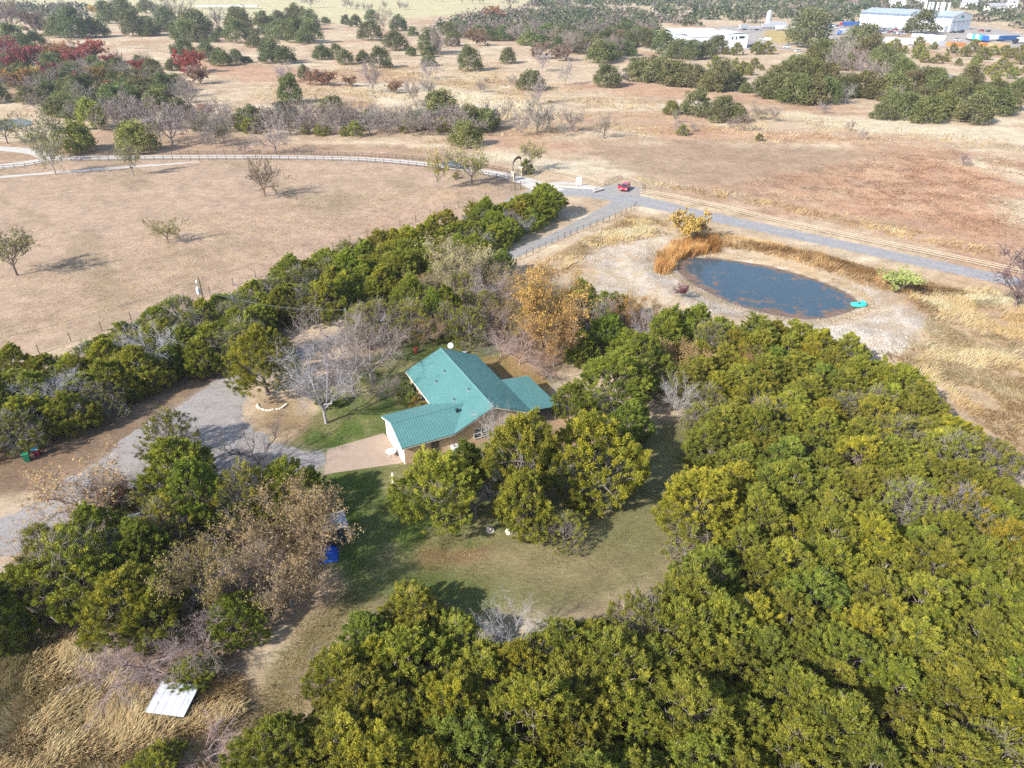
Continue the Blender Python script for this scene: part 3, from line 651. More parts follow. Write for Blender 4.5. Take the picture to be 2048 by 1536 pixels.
def roof_material():
    m, nt, n, l, b = nodes_of('green_roof'); tc = n.new('ShaderNodeTexCoord').outputs['Object']
    c = ramp(nt, noise(nt, tc, 0.5, 5, 0.6, .5), [(0.25, (0.084, 0.205, 0.198)), (0.75, (0.106, 0.244, 0.236))])
    c = mixc(nt, c, (0.20, 0.26, 0.24), math_n(nt, 'MULTIPLY', ramp(nt, noise(nt, tc, 3.0, 6, 0.75), [(0.55, (0, 0, 0)), (0.75, (1, 1, 1))]), .22))
    l.new(c, b.inputs['Base Color']); b.inputs['Roughness'].default_value = .42; b.inputs['Specular IOR Level'].default_value = .45
    m2, nt, n, l, b = nodes_of('tan_brick'); tc = n.new('ShaderNodeTexCoord').outputs['Object']
    mp = n.new('ShaderNodeMapping'); mp.inputs['Rotation'].default_value = (math.pi / 2, 0, 0); l.new(tc, mp.inputs[0])
    sx = n.new('ShaderNodeSeparateXYZ'); l.new(tc, sx.inputs[0]); cx = n.new('ShaderNodeCombineXYZ')
    l.new(math_n(nt, 'ADD', sx.outputs[0], sx.outputs[1]), cx.inputs[0]); l.new(sx.outputs[2], cx.inputs[1])
    bt = n.new('ShaderNodeTexBrick'); bt.inputs['Scale'].default_value = 1.0; bt.inputs['Brick Width'].default_value = .30; bt.inputs['Row Height'].default_value = .10
    bt.inputs['Mortar Size'].default_value = .012; bt.inputs['Color1'].default_value = (.74, .46, .26, 1); bt.inputs['Color2'].default_value = (.56, .31, .17, 1); bt.inputs['Mortar'].default_value = (.60, .48, .36, 1)
    l.new(cx.outputs[0], bt.inputs['Vector'])
    c = mixc(nt, bt.outputs['Color'], (.80, .56, .34), math_n(nt, 'MULTIPLY', noise(nt, tc, 1.6, 5, .7), .7))
    l.new(c, b.inputs['Base Color']); b.inputs['Roughness'].default_value = .9; bump(nt, bt.outputs['Fac'], .3, -.02, b)
roof_material()

# ------------------------------------------------------------------ the ranch house
HRZ = math.radians(26.8); HE = (-6.57, 65.90)
HM = Matrix.Translation((HE[0], HE[1], 0)) @ Matrix.Rotation(HRZ, 4, 'Z')
def house():
    h = thing('ranch_house', 'tan brick ranch house with green metal roof and attached garage', 'house', (HE[0], HE[1], 0), HRZ)
    EZ, RZ, GR, XW, YL = 2.6, 4.85, 3.85, 10.1, 16.1; XR = XW / 2; k = (RZ - EZ) / XR; t = .07
    # brick walls: main body, gables, garage, wing
    w = MB(); o = .42
    w.poly([(o, YL-o, 0), (o, 6.95, 0), (o, 6.95, EZ+.12), (o, YL-o, EZ+.12)], True)
    w.poly([(XW-o, YL-o, 0), (o, YL-o, 0), (o, YL-o, EZ+.1), (XR, YL-o, RZ-.08), (XW-o, YL-o, EZ+.1)], True)
    w.poly([(XW-o, o, 0), (XW-o, YL-o, 0), (XW-o, YL-o, EZ+.1), (XW-o, o, EZ+.1)], True)
    w.poly([(-5.75, o, 0), (XW-o, o, 0), (XW-o, o, EZ+.1), (XR, o, RZ-.08), (.35, o, EZ+.06), (-5.75, o, EZ+.06)])
    w.poly([(o, 6.95, 0), (-5.75, 6.95, 0), (-5.75, 6.95, EZ+.06), (o, 6.95, EZ+.06)])
    w.build('brick_wall', 'tan_brick', h)
    w = MB().poly([(-5.75, o, 0), (-5.75, 6.95, 0), (-5.75, 6.95, EZ+.05), (-5.75, 3.64, GR-.08), (-5.75, o, EZ+.05)], True); w.build('garage_front_wall', 'garage_white', h)['label'] = 'white garage gable wall'
    d = MB().box(-5.80, -5.765, 1.2, 6.1, .03, 2.15).build('garage_door', 'white_paint', h)
    for i in range(4): MB().box(-5.83, -5.803, 1.24, 6.06, .08 + i * .52, .54 + i * .52).build('door_panel', 'garage_white', d, bevel=.01)
    # roof slopes
    def slope(name, pts, parent=h):
        m = MB(); m.poly(pts); n = (Vector(pts[1]) - Vector(pts[0])).cross(Vector(pts[2]) - Vector(pts[0])).normalized()
        if n.z < 0: n = -n; m.v = []; m.f = []; m.poly(pts[::-1]); pts = pts[::-1]
        low = [Vector(p) - n * t for p in pts]; m.poly([tuple(p) for p in low[::-1]])
        for i in range(len(pts)): m.poly([tuple(low[i]), tuple(low[(i+1) % len(pts)]), pts[(i+1) % len(pts)], pts[i]])
        return m.build(name, 'green_roof', parent)
    zx = lambda x: EZ + k * x
    gx = (GR - EZ) / k; Mn = XW - 0
    sl = slope('roof_slope', [(0, 0, EZ), (XR, 0, RZ), (XR, YL, RZ), (0, YL, EZ)]); sr = slope('roof_slope', [(XW, 0, EZ), (XW, YL, EZ), (XR, YL, RZ), (XR, 0, RZ)])
    gf = slope('garage_roof_slope', [(-6.1, -.012, EZ+.012), (0, -.012, EZ+.012), (gx, 3.64, GR+.012), (-6.1, 3.64, GR+.012)])
    gb = slope('garage_roof_slope', [(-6.1, 7.3, EZ+.012), (-6.1, 3.64, GR+.012), (gx, 3.64, GR+.012), (0, 7.3, EZ+.012)])
    wg = slope('wing_roof', [(XW-.02, .5, EZ-.03), (14.0, .5, EZ-.42), (14.0, 8.6, EZ-.42), (XW-.02, 8.6, EZ-.03)]); wg['label'] = 'low sheet metal roof over side porch'
    # raised ribs of the metal panels
    def ribs(name, par, items):
        m = MB()
        for a, b in items:
            a = Vector(a); b = Vector(b); d = (b - a).normalized(); s = d.cross(Vector((0, 0, 1))).normalized(); n = s.cross(d).normalized()
            if n.z < 0: n = -n
            q = [a - s * .028, a + s * .028, b + s * .028, b - s * .028]; top = [p + n * .036 for p in (a - s * .016, a + s * .016, b + s * .016, b - s * .016)]
            m.poly(top); m.poly([q[0], top[0], top[3], q[3]]); m.poly([top[1], q[1], q[2], top[2]]); m.poly([q[0], q[1], top[1], top[0]]); m.poly([q[3], top[3], top[2], q[2]])
        ob = m.build(name, 'green_roof', par); ob['kind'] = 'stuff'
    st = .30
    L = []; y = .15
    while y < YL:
        x0 = 0.0
        if y < 7.3: x0 = gx * (y / 3.64 if y < 3.64 else (7.3 - y) / 3.66) + .05
        L.append(((x0, y, zx(x0)), (XR, y, RZ))); y += st
    ribs('roof_ribs', sl, L)
    ribs('roof_ribs', sr, [((XW, .15 + st * i, EZ), (XR, .15 + st * i, RZ)) for i in range(int(YL / st))])
    a = []; b = []; x = -5.95
    while x < gx - .05:
        y0 = 0 if x < 0 else 3.64 * x / gx
        a.append(((x, y0, EZ + .012 + (GR - EZ) * y0 / 3.64), (x, 3.64, GR + .012))); y1 = 7.3 if x < 0 else 7.3 - 3.66 * x / gx
        b.append(((x, y1, EZ + .012 + (GR - EZ) * (7.3 - y1) / 3.66), (x, 3.64, GR + .012))); x += st
    ribs('roof_ribs', gf, a); ribs('roof_ribs', gb, b)
    ribs('roof_ribs', wg, [((XW, .65 + st * i, EZ - .03), (14.0, .65 + st * i, EZ - .42)) for i in range(26)])
    # ridge caps, fascia, gable trim
    MB().prism([(XR - .2, RZ - .05), (XR, RZ + .06), (XR + .2, RZ - .05), (XR, RZ + .02)], -.03, YL + .03).build('ridge_cap', 'green_roof', h)
    MB().prism([(3.44, GR), (3.64, GR + .085), (3.84, GR), (3.64, GR + .05)], -6.13, gx, 'x').build('ridge_cap', 'green_roof', h)
    f = MB(); f.box(.001, .03, 7.35, YL, EZ - .25, EZ - .075); f.box(-6.07, .0, 7.24, 7.27, EZ - .24, EZ - .07); f.build('fascia', 'trim_cream', h)
    f = MB().box(-6.07, 0, .02, .05, EZ - .23, EZ - .07); f.build('fascia', 'trim_cream', h)
    for (xa, za, xb, zb) in ((0, EZ, XR, RZ), (XR, RZ, XW, EZ)):
        MB().poly([(xa, .03, za - .28), (xb, .03, zb - .28), (xb, .03, zb - .08), (xa, .03, za - .08)]).build('gable_trim', 'trim_cream', h)
    for (ya, za, yb, zb) in ((0, EZ, 3.64, GR), (3.64, GR, 7.3, EZ)):
        MB().poly([(-6.07, ya, za - .26), (-6.07, yb, zb - .26), (-6.07, yb, zb - .07), (-6.07, ya, za - .07)], True).build('gable_trim', 'white_paint', h)
    # openings on the camera side
    dr = MB().box(-2.6, -1.65, o - .05, o - .01, .05, 2.1).build('door', 'brown_door', h); MB().box(-1.8, -1.74, o - .11, o - .05, 1.0, 1.08).build('handle', 'grey_metal', dr)
    def window(x0, x1, z0, z1, y):
        wn_ = MB().box(x0, x1, y - .03, y - .005, z0, z1).build('window', 'glass_dark', h)
        fr = MB(); 
        for q in ((x0-.06, x0, z0, z1), (x1, x1+.06, z0, z1), (x0-.06, x1+.06, z1, z1+.06), (x0-.06, x1+.06, z0-.08, z0), ((x0+x1)/2-.02, (x0+x1)/2+.02, z0, z1), (x0, x1, (z0+z1)/2-.02, (z0+z1)/2+.02)): fr.box(q[0], q[1], y - .07, y - .028, q[2], q[3])
        fr.build('frame', 'white_paint', wn_)
    window(2.7, 4.5, .95, 2.15, o); window(6.6, 7.9, .95, 2.15, o)
    # front wall (shrub side)
    for y0, y1, mt in ((8.2, 9.2, 'brown_door'), (9.8, 11.4, 'glass_dark'), (13.0, 14.6, 'glass_dark')):
        wn_ = MB().box(o - .05, o - .01, y0, y1, .08 if mt == 'brown_door' else .9, 2.1).build('door' if mt == 'brown_door' else 'window', mt, h)
        fr = MB(); z0 = .08 if mt == 'brown_door' else .9
        for q in ((y0 - .08, y0, z0, 2.1), (y1, y1 + .08, z0, 2.1), (y0 - .08, y1 + .08, 2.1, 2.2)): fr.box(o - .09, o - .03, q[0], q[1], q[2], q[3])
        fr.build('frame', 'white_paint', wn_)
    # porch posts under the wing roof
    for y in (.8, 3.3, 5.8, 8.3): MB().box(13.7, 13.82, y - .06, y + .06, 0, EZ - .47).build('porch_post', 'wood_post', h)
    MB().box(XW - o + .03, 13.9, .7, 8.4, .02, .12).build('porch_slab', 'concrete', h)
    # pipes through the roof
    def on_slope(px, py):                                   # where the photo shows it on the left slope
        for s in range(400):
            z = 2.6 + s * .006; X, Y = G(px, py, z); q = HM.inverted() @ Vector((X, Y, 0))
            if zx(q.x) >= z: pass
            else: return q.x, q.y, zx(q.x)
        return q.x, q.y, zx(q.x)
    for i, (a, b) in enumerate(((643, 384), (543, 502), (930, 596), (755, 716))):
        x, y, z = on_slope(780 + a / 5.909, 680 + b / 5.909)
        x = min(max(x, .5), XR - .3); y = min(max(y, .5), YL - .5); z = zx(x)
        p = MB().lathe([(.055, -.1), (.055, .38), (.04, .38), (.04, .30)], 10, (x, y, z)).build('vent_pipe', 'dark_metal', h)
        MB().lathe([(.17, -.03), (.15, .05), (.06, .09), (.06, .10)], 12, (x, y, z)).build('flashing', 'galvanised', p)
    MB().box(1.5, 1.85, 2.6, 2.95, 3.4, 3.95).build('vent_box', 'dark_metal', h, bevel=.03)
    return h
house()
def local(x, y, z=0): return tuple(HM @ Vector((x, y, z)))

# ------------------------------------------------------------------ things beside the house
def dish():
    t = thing('satellite_dish', 'white satellite dish on the back gable of green roof', 'satellite dish', local(6.3, 15.8, 4.28), HRZ)
    MB().tube([(0, 0, 0), (0, 0, .55), (0, -.1, .7)], .03, 8).build('mast', 'galvanised', t)
    m = MB(); prof = [(0.02, 0), (.15, .02), (.28, .06), (.38, .12), (.39, .125), (.28, .08), (.15, .04), (.02, .02)]; m.lathe(prof, 20)
    m.build('reflector', 'white_paint', t, (0, -.12, .8), (math.radians(62), 0, math.radians(-25)), smooth=True)
    MB().tube([(0, -.1, .6), (-.12, -.45, .62), (-.14, -.5, .72)], .015, 6).build('feed_arm', 'grey_metal', t)
dish()
def ac_unit():
    x, y = G(911, 905); t = thing('air_conditioner', 'white outdoor air conditioner unit beside the brick wall', 'air conditioner', (x, y, 0), HRZ)
    MB().box(-.5, .5, -.5, .5, 0, .1).build('pad', 'concrete', t); MB().box(-.42, .42, -.42, .42, .1, .9).build('casing', 'white_metal', t, bevel=.05)
    for i in range(7): MB().box(-.435, .435, -.435, .435, .19 + i * .1, .215 + i * .1).build('louvre', 'grey_metal', t)
    MB().lathe([(.33, .895), (.33, .93), (.29, .94), (.29, .905)], 20).build('fan_ring', 'white_paint', t)
    f = MB()
    for i in range(5):
        a = i * 1.2566; f.poly([(0, 0, .92), (.27 * math.cos(a), .27 * math.sin(a), .93), (.27 * math.cos(a + .7), .27 * math.sin(a + .7), .91)])
    f.build('fan', 'dark_metal', t)
ac_unit()
def patio_table():
    x, y = G(783, 913); t = thing('patio_table', 'round white patio table on the concrete apron', 'table', (x, y, .02), .4)
    MB().lathe([(.05, .70), (.58, .70), (.60, .72), (.58, .74), (.05, .74)], 24).build('tabletop', 'white_paint', t)
    for i in range(4):
        a = i * math.pi / 2 + .4; MB().tube([(.42 * math.cos(a), .42 * math.sin(a), .71), (.30 * math.cos(a), .30 * math.sin(a), .35), (.46 * math.cos(a), .46 * math.sin(a), 0)], .018, 6).build('leg', 'white_paint', t)
patio_table()
def statue():
    x, y = G(787, 966); t = thing('garden_statue', 'small white garden statue on the lawn by the apron', 'statue', (x, y, 0))
    MB().lathe([(.22, 0), (.22, .08), (.16, .12), (.14, .35), (.2, .4), (.2, .45)], 14).build('pedestal', 'limestone', t)
    MB().lathe([(.12, .45), (.15, .6), (.11, .8), (.16, 1.0), (.14, 1.1), (.05, 1.16), (.10, 1.24), (.09, 1.34), (.02, 1.4)], 14).build('figure', 'white_paint', t, smooth=True)
statue()
def stepping():
    P = [G(800, 777), G(815, 774), G(826, 796), G(818, 801)]
    t = thing('concrete_step', 'grey concrete slab path beside the front shrubs', 'path slab', (*P[0], 0)); o = np.array(P[0])
    m = MB(); q = [tuple(np.array(p) - o) for p in P]; m.poly([(*p, .1) for p in q]); 
    for i in range(4): m.poly([(*q[i], 0), (*q[(i+1) % 4], 0), (*q[(i+1) % 4], .1), (*q[i], .1)])
    m.build('slab', 'concrete', t)
    for a, b in ((823, 803), (829, 812), (834, 821)):
        x, y = G(a, b); MB().lathe([(.38, 0), (.4, .06), (.36, .09)], 9, (x - o[0], y - o[1], 0)).build('stepping_stone', 'limestone', t)
stepping()
def chainlink():
    m, nt, n, l, b = nodes_of('chain_mesh'); tc = n.new('ShaderNodeTexCoord').outputs['Object']
    b.inputs['Base Color'].default_value = (.45, .46, .47, 1); b.inputs['Metallic'].default_value = .5; b.inputs['Roughness'].default_value = .5
    tr = n.new('ShaderNodeBsdfTransparent'); mx = n.new('ShaderNodeMixShader'); mx.inputs[0].default_value = .22
    l.new(tr.outputs[0], mx.inputs[1]); l.new(b.outputs[0], mx.inputs[2]); l.new(mx.outputs[0], n['Material Output'].inputs[0])
    for lab, pts in (('chain link fence across the yard behind the green roof', [(951, 716), (988, 708), (1030, 703)]), ('chain link fence running down beside the porch roof', [(1058, 726), (1080, 745), (1100, 768), (1112, 790)])):
        P = [G(*p) for p in pts]; t = thing('chain_link_fence', lab, 'fence', (*P[0], 0)); o = Vector((*P[0], 0)); Q = [Vector((*p, 0)) - o for p in P]
        for q in Q: MB().tube([q, q + Vector((0, 0, 1.3))], .035, 6).build('post', 'galvanised', t)
        for a, b2 in zip(Q[:-1], Q[1:]):
            MB().tube([a + Vector((0, 0, 1.25)), b2 + Vector((0, 0, 1.25))], .025, 6).build('top_rail', 'galvanised', t)
            MB().poly([a + Vector((0, 0, .05)), b2 + Vector((0, 0, .05)), b2 + Vector((0, 0, 1.22)), a + Vector((0, 0, 1.22))]).build('wire_mesh', 'chain_mesh', t)
chainlink()
def stone_ring():
    c = np.array(G(545, 808)); n = 15
    for i in range(n):
        a = -2.9 + 2.7 * i / (n - 1); r = 1.9 + R.uniform(-.12, .12); x, y = c[0] + r * math.cos(a), c[1] + r * .8 * math.sin(a)
        w = R.uniform(.2, .32); m = MB(); m.box(-w, w, -.14, .14, 0, R.uniform(.14, .24))
        tag(m.build('edging_stone', 'limestone', None, (x, y, -.02), (R.uniform(-.1, .1), R.uniform(-.1, .1), a + 1.57 + R.uniform(-.3, .3)), bevel=.05), 'pale limestone block edging the bed under juniper by driveway', 'stone', 'stones edging the juniper bed')
stone_ring()
def bins():
    def bin_(name, label, px, py, body, lid, ang):
        x, y = G(px, py); t = thing(name, label, 'trash bin', (x, y, 0), ang)
        m = MB(); b = [(-.24, -.27), (.24, -.27), (.24, .27), (-.24, .27)]; q = [(-.31, -.34), (.31, -.34), (.31, .36), (-.31, .36)]
        for i in range(4): j = (i + 1) % 4; m.poly([(*b[i], .08), (*b[j], .08), (*q[j], 1.0), (*q[i], 1.0)])
        m.poly([(*p, .08) for p in b[::-1]]); m.poly([(*p, 1.0) for p in q]); m.build('body', body, t, bevel=.02)
        m = MB(); m.prism([(-.36, 1.005), (-.36, 1.05), (-.1, 1.12), (.3, 1.1), (.40, 1.04), (.40, 1.005)], -.34, .34, 'x'); m.build('lid', lid, t, bevel=.02)
        for s in (-1, 1): MB().tube([(s * .27, .3, .13), (s * .33, .3, .13)], .13, 12).build('wheel', 'black_rubber', t)
        MB().tube([(-.25, .42, .97), (.25, .42, .97)], .02, 6).build('handle', 'black_rubber', t)
    plain('bin_green', (.02, .22, .11), .5); plain('bin_maroon', (.20, .015, .04), .5); plain('bin_blue', (.06, .42, .58), .5)
    bin_('trash_bin', 'green wheeled trash bin at the driveway edge under trees', 56, 922, 'bin_green', 'bin_green', .5)
    bin_('trash_bin', 'maroon wheeled trash bin with light blue lid', 76, 912, 'bin_maroon', 'bin_blue', .35)
bins()
# sheds and covers in the left thicket
def sheds():
    plain('pale_green_roof', (.36, .40, .36), .6, .1, .3, .1, .8); plain('shed_red', (.20, .085, .06), .8); plain('shed_dark', (.05, .06, .075), .7)
    plain('shed_grey', (.33, .34, .37), .8, 0, .2, .25, 2); plain('tarp_blue', (.015, .12, .62), .45, 0, .4, .2, 3, .4); plain('sheet_white', (.56, .58, .63), .55, .1, .35, .22, 1.3, .3)
    def shed(name, label, px, w, d, h0, h1, roof, wall, z=2.0, ang=None, cat='shed'):
        P = [np.array(G(a, b, z)) for a, b in px]; c = sum(P) / len(P); e = P[1] - P[0]; a = math.atan2(e[1], e[0]) if ang is None else ang
        t = thing(name, label, cat, (c[0], c[1], 0), a)
        m = MB(); x0, x1, y0, y1 = -w/2+.1, w/2-.1, -d/2+.1, d/2-.1
        m.poly([(x0,y0,0),(x1,y0,0),(x1,y0,h0-.06),(x0,y0,h0-.06)]); m.poly([(x1,y0,0),(x1,y1,0),(x1,y1,h1-.06),(x1,y0,h0-.06)]); m.poly([(x1,y1,0),(x0,y1,0),(x0,y1,h1-.06),(x1,y1,h1-.06)]); m.poly([(x0,y1,0),(x0,y0,0),(x0,y0,h0-.06),(x0,y1,h1-.06)])
        m.build('wall', wall, t); n = max(3, int(w / .6)); s = w / n
        for i in range(n):                                  # roof sheets laid side by side with upstanding seams
            xa = -w/2 + i * s; g = .004 + .006 * (i % 2)
            MB().prism([(-d/2, h0 + g), (d/2, h1 + g), (d/2, h1 - .05 + g), (-d/2, h0 - .05 + g)], xa + .003, xa + s - .003, 'x').build('roof_sheet', roof, t)
            MB().prism([(-d/2, h0 + g), (d/2, h1 + g), (d/2, h1 + .02 + g), (-d/2, h0 + .02 + g)], xa - .015, xa + .015, 'x').build('roof_seam', roof, t)
        return t
    shed('garden_shed', 'small shed with pale grey green roof among junipers', [(222, 1040), (262, 1030), (262, 1075), (240, 1080)], 3.0, 3.2, 2.05, 2.15, 'pale_green_roof', 'shed_red')
    shed('tool_shed', 'weathered grey shed roof half hidden by rusty tree', [(645, 1035), (685, 1025), (690, 1058), (650, 1065)], 2.4, 2.3, 2.1, 2.3, 'shed_grey', 'shed_dark')
    w = shed('metal_lean_to', 'low shelter with white sheet metal roof in tall dry grass', [(284, 1416), (372, 1427), (405, 1372), (318, 1372)], 3.0, 2.4, .7, 1.0, 'sheet_white', 'shed_dark', z=.9, cat='shelter')
    x, y = G(652, 1098, 1.0); t = thing('tarp_pile', 'bright blue tarp heaped under the rusty leaved tree', 'tarp', (x, y, 0), .2)
    n = 12; V = []
    for i in range(n):
        for j in range(n):
            a = (i / (n-1) - .5) * 2; b = (j / (n-1) - .5) * 2; e = max(abs(a), abs(b)); zz = 1.15 * (1 - e ** 3) + .12 * math.sin(a * 7 + b * 3) * (1 - e) + .07 * math.sin(b * 9)
            V.append((a * 1.0, b * .8, max(.02, zz)))
    I = np.arange(n * n).reshape(n, n); F = np.stack([I[:-1, :-1], I[1:, :-1], I[1:, 1:], I[:-1, 1:]], -1).reshape(-1, 4)
    link('sheet', mesh_np('sheet', V, F, 'tarp_blue', smooth=True), t)
sheds()
# red barrel and bench beyond the house
def oddments():
    plain('barrel_red', (.30, .05, .03), .6, .2); x, y = G(832, 706)
    t = thing('steel_barrel', 'rusty red barrel on the grass behind the house', 'barrel', (x, y, 0))
    MB().lathe([(.28, 0), (.3, .02), (.3, .3), (.315, .32), (.3, .34), (.3, .58), (.315, .6), (.3, .62), (.3, .88), (.28, .9), (.02, .87)], 18).build('drum', 'barrel_red', t)
    x, y = G(930, 708); t = thing('plastic_chair', 'white lawn chair tipped under trees behind the roof', 'chair', (x, y, 0), 1.0)
    MB().box(-.25, .25, -.25, .25, .40, .44).build('seat', 'white_paint', t); MB().box(-.25, .25, .22, .26, .44, .9).build('backrest', 'white_paint', t)
    for a in (-1, 1):
        for b in (-1, 1): MB().tube([(a * .22, b * .22, 0), (a * .21, b * .2, .41)], .022, 6).build('leg', 'white_paint', t)
    for i, (a, b, lab) in enumerate(((1018, 1065, 'pale boulder at the foot of the tallest yard juniper'), (980, 1062, 'flat grey rock lying left of the pale boulder'), (1072, 1068, 'small white rock under the middle yard juniper'))):
        x, y = G(a, b); rng = np.random.default_rng(i); m = MB(); m.lathe([(.32, 0), (.45, .12), (.40, .3), (.2, .42), (.03, .44)], 9)
        m.v = [tuple(np.array(v) * (1 + .2 * rng.normal(0, 1)) ) for v in m.v]; tag(m.build('boulder', 'limestone', None, (x, y, -.05), (0, 0, i)), lab, 'rock')
oddments()

# ------------------------------------------------------------------ fences: every post a part, every rail run a part
def along(px, step, world=False):
    P = np.array(px, float) if world else poly(px); seg = np.linalg.norm(np.diff(P, axis=0), axis=1); s = np.concatenate([[0], np.cumsum(seg)])
    n = max(2, int(round(s[-1] / step)) + 1); t = np.linspace(0, s[-1], n)
    return np.stack([np.interp(t, s, P[:, 0]), np.interp(t, s, P[:, 1])], 1)
POSTM = {}
def fence(name, label, px, step, post_h, post_r, rails, post_mat, rail_mat, rail=(.03, .07), wire=False, smooth=2):
    P = along(smooth_line(poly(px), smooth), step, True); o = P[0]; z0 = gz(*o); t = thing(name, label, 'fence', (o[0], o[1], z0))
    key = (post_h, post_r, post_mat)
    if key not in POSTM: POSTM[key] = MB().tube([(0, 0, -.2), (0, 0, post_h)], [post_r, post_r * .9], 6).mesh('post', post_mat)
    Z = hz(P[:, 0].copy(), P[:, 1].copy()) - z0
    for i, p in enumerate(P[:300]):
        q = link('post', POSTM[key], t, (p[0] - o[0], p[1] - o[1], Z[i]), (R.uniform(-.03, .03), R.uniform(-.03, .03), R.uniform(0, 6))); q.scale = (1, 1, R.uniform(.94, 1.06))
    for zr in rails:
        m = MB(); pts = [(p[0] - o[0], p[1] - o[1], Z[i] + zr) for i, p in enumerate(P)]
        if wire: m.tube(pts, rail[0], 3, False)
        else:
            a = np.array(pts); T_ = np.gradient(a[:, :2], axis=0); T_ /= np.linalg.norm(T_, axis=1)[:, None] + 1e-9; N = np.stack([-T_[:, 1], T_[:, 0]], 1) * (rail[0])
            off = post_r + rail[0]
            ring = []
            for i in range(len(a)):
                c = a[i]; b = len(m.v); ring.append(b); nn = N[i]; u = nn / rail[0] * off
                m.v += [(c[0]+u[0]-nn[0], c[1]+u[1]-nn[1], c[2]-rail[1]), (c[0]+u[0]+nn[0], c[1]+u[1]+nn[1], c[2]-rail[1]), (c[0]+u[0]+nn[0], c[1]+u[1]+nn[1], c[2]+rail[1]), (c[0]+u[0]-nn[0], c[1]+u[1]-nn[1], c[2]+rail[1])]
            for i in range(len(ring) - 1):
                for k in range(4): m.f.append([ring[i]+k, ring[i]+(k+1) % 4, ring[i+1]+(k+1) % 4, ring[i+1]+k])
        m.build('wire' if wire else 'rail', rail_mat, t)
    return t
R3 = (.4, .8, 1.15)
plain('pale_post', (.34, .30, .25), .9, 0, .1, .2, 4)
fence('rail_fence', 'pale three rail fence following the far side of the paved road', [(1279,388),(1340,397),(1420,414),(1550,446),(1750,489),(1960,533),(2140,570)], 2.6, 1.28, .055, R3, 'pale_post', 'fence_rail', (.025, .05))
fence('rail_fence', 'pale rail fence between entrance arch and parking pad', [(1100,345),(1150,356),(1207,373)], 2.6, 1.28, .055, R3, 'pale_post', 'fence_rail', (.025, .05), smooth=0)
fence('rail_fence', 'short pale rail fence along the back of parking pad', [(1207,373),(1243,358),(1280,371)], 2.4, 1.28, .055, R3, 'pale_post', 'fence_rail', (.025, .05), smooth=0)
fence('rail_fence', 'short pale rail fence closing the parking pad beside red car', [(1282,372),(1281,386)], 2.0, 1.28, .055, R3, 'pale_post', 'fence_rail', (.025, .05), smooth=0)
fence('rail_fence', 'dark rail fence on the near side of white gravel lane', [(1024,362),(980,353),(900,341),(800,329),(700,322),(560,319.5),(420,319.5),(300,320),(200,321),(130,322),(104,324)], 2.6, 1.2, .08, (.45, .95), 'wood_post', 'dark_rail', (.04, .05))
fence('rail_fence', 'dark rail fence on the far side of white gravel lane', [(1015,345),(985,338.5),(900,327),(800,317),(700,311.5),(560,308.5),(420,308.5),(300,309),(200,310)], 2.6, 1.2, .08, (.45, .95), 'wood_post', 'dark_rail', (.04, .05))
fence('rail_fence', 'dark rail fence curving round the corner of the looping lane', [(104,324),(88,329),(60,334),(0,339),(-80,346)], 2.6, 1.2, .08, (.45, .95), 'wood_post', 'dark_rail', (.04, .05))
fence('rail_fence', 'dark rail fence inside the looping lane under trees', [(104,308),(70,296),(45,283),(38,276),(0,280)], 2.6, 1.2, .08, (.45, .95), 'wood_post', 'dark_rail', (.04, .05))
fence('wire_fence', 'wire fence with thin posts between pasture and juniper hedge', [(1022,382),(1000,388),(960,402),(900,420),(840,440),(770,463),(690,490),(620,517),(570,535),(500,560),(420,588),(325,622),(255,645),(168,674),(130,688),(24,728),(-60,760)], 4.6, 1.5, .065, (.35, .7, 1.05, 1.35), 'wood_post', 'steel_post', (.012, .01), True)
fence('wire_fence', 'low wire fence with wooden posts beside the side lane', [(1272,412),(1262,424),(1220,441),(1150,466),(1090,494),(1040,520)], 2.2, 1.2, .07, (.3, .6, .9, 1.1), 'wood_post', 'steel_post', (.012, .01), True)
fence('wire_fence', 'thin wire fence beyond the lane under the lone oak', [(740,293),(800,300),(880,312),(960,322),(1016,332)], 4.5, 1.3, .05, (.4, .8, 1.2), 'steel_post', 'steel_post', (.012, .01), True)
def braces():
    x, y = G(1030, 380)
    t = thing('brace_posts', 'pair of tall corner posts leaning shadow by the gate', 'fence post', (x, y, gz(x, y)))
    for dx in (0, 1.4): MB().tube([(dx, 0, -.2), (dx, .1, 2.1)], .11, 8).build('post', 'wood_post', t)
    MB().tube([(0, 0, 1.5), (1.4, .1, 1.5)], .06, 6).build('brace_rail', 'wood_post', t)
braces()

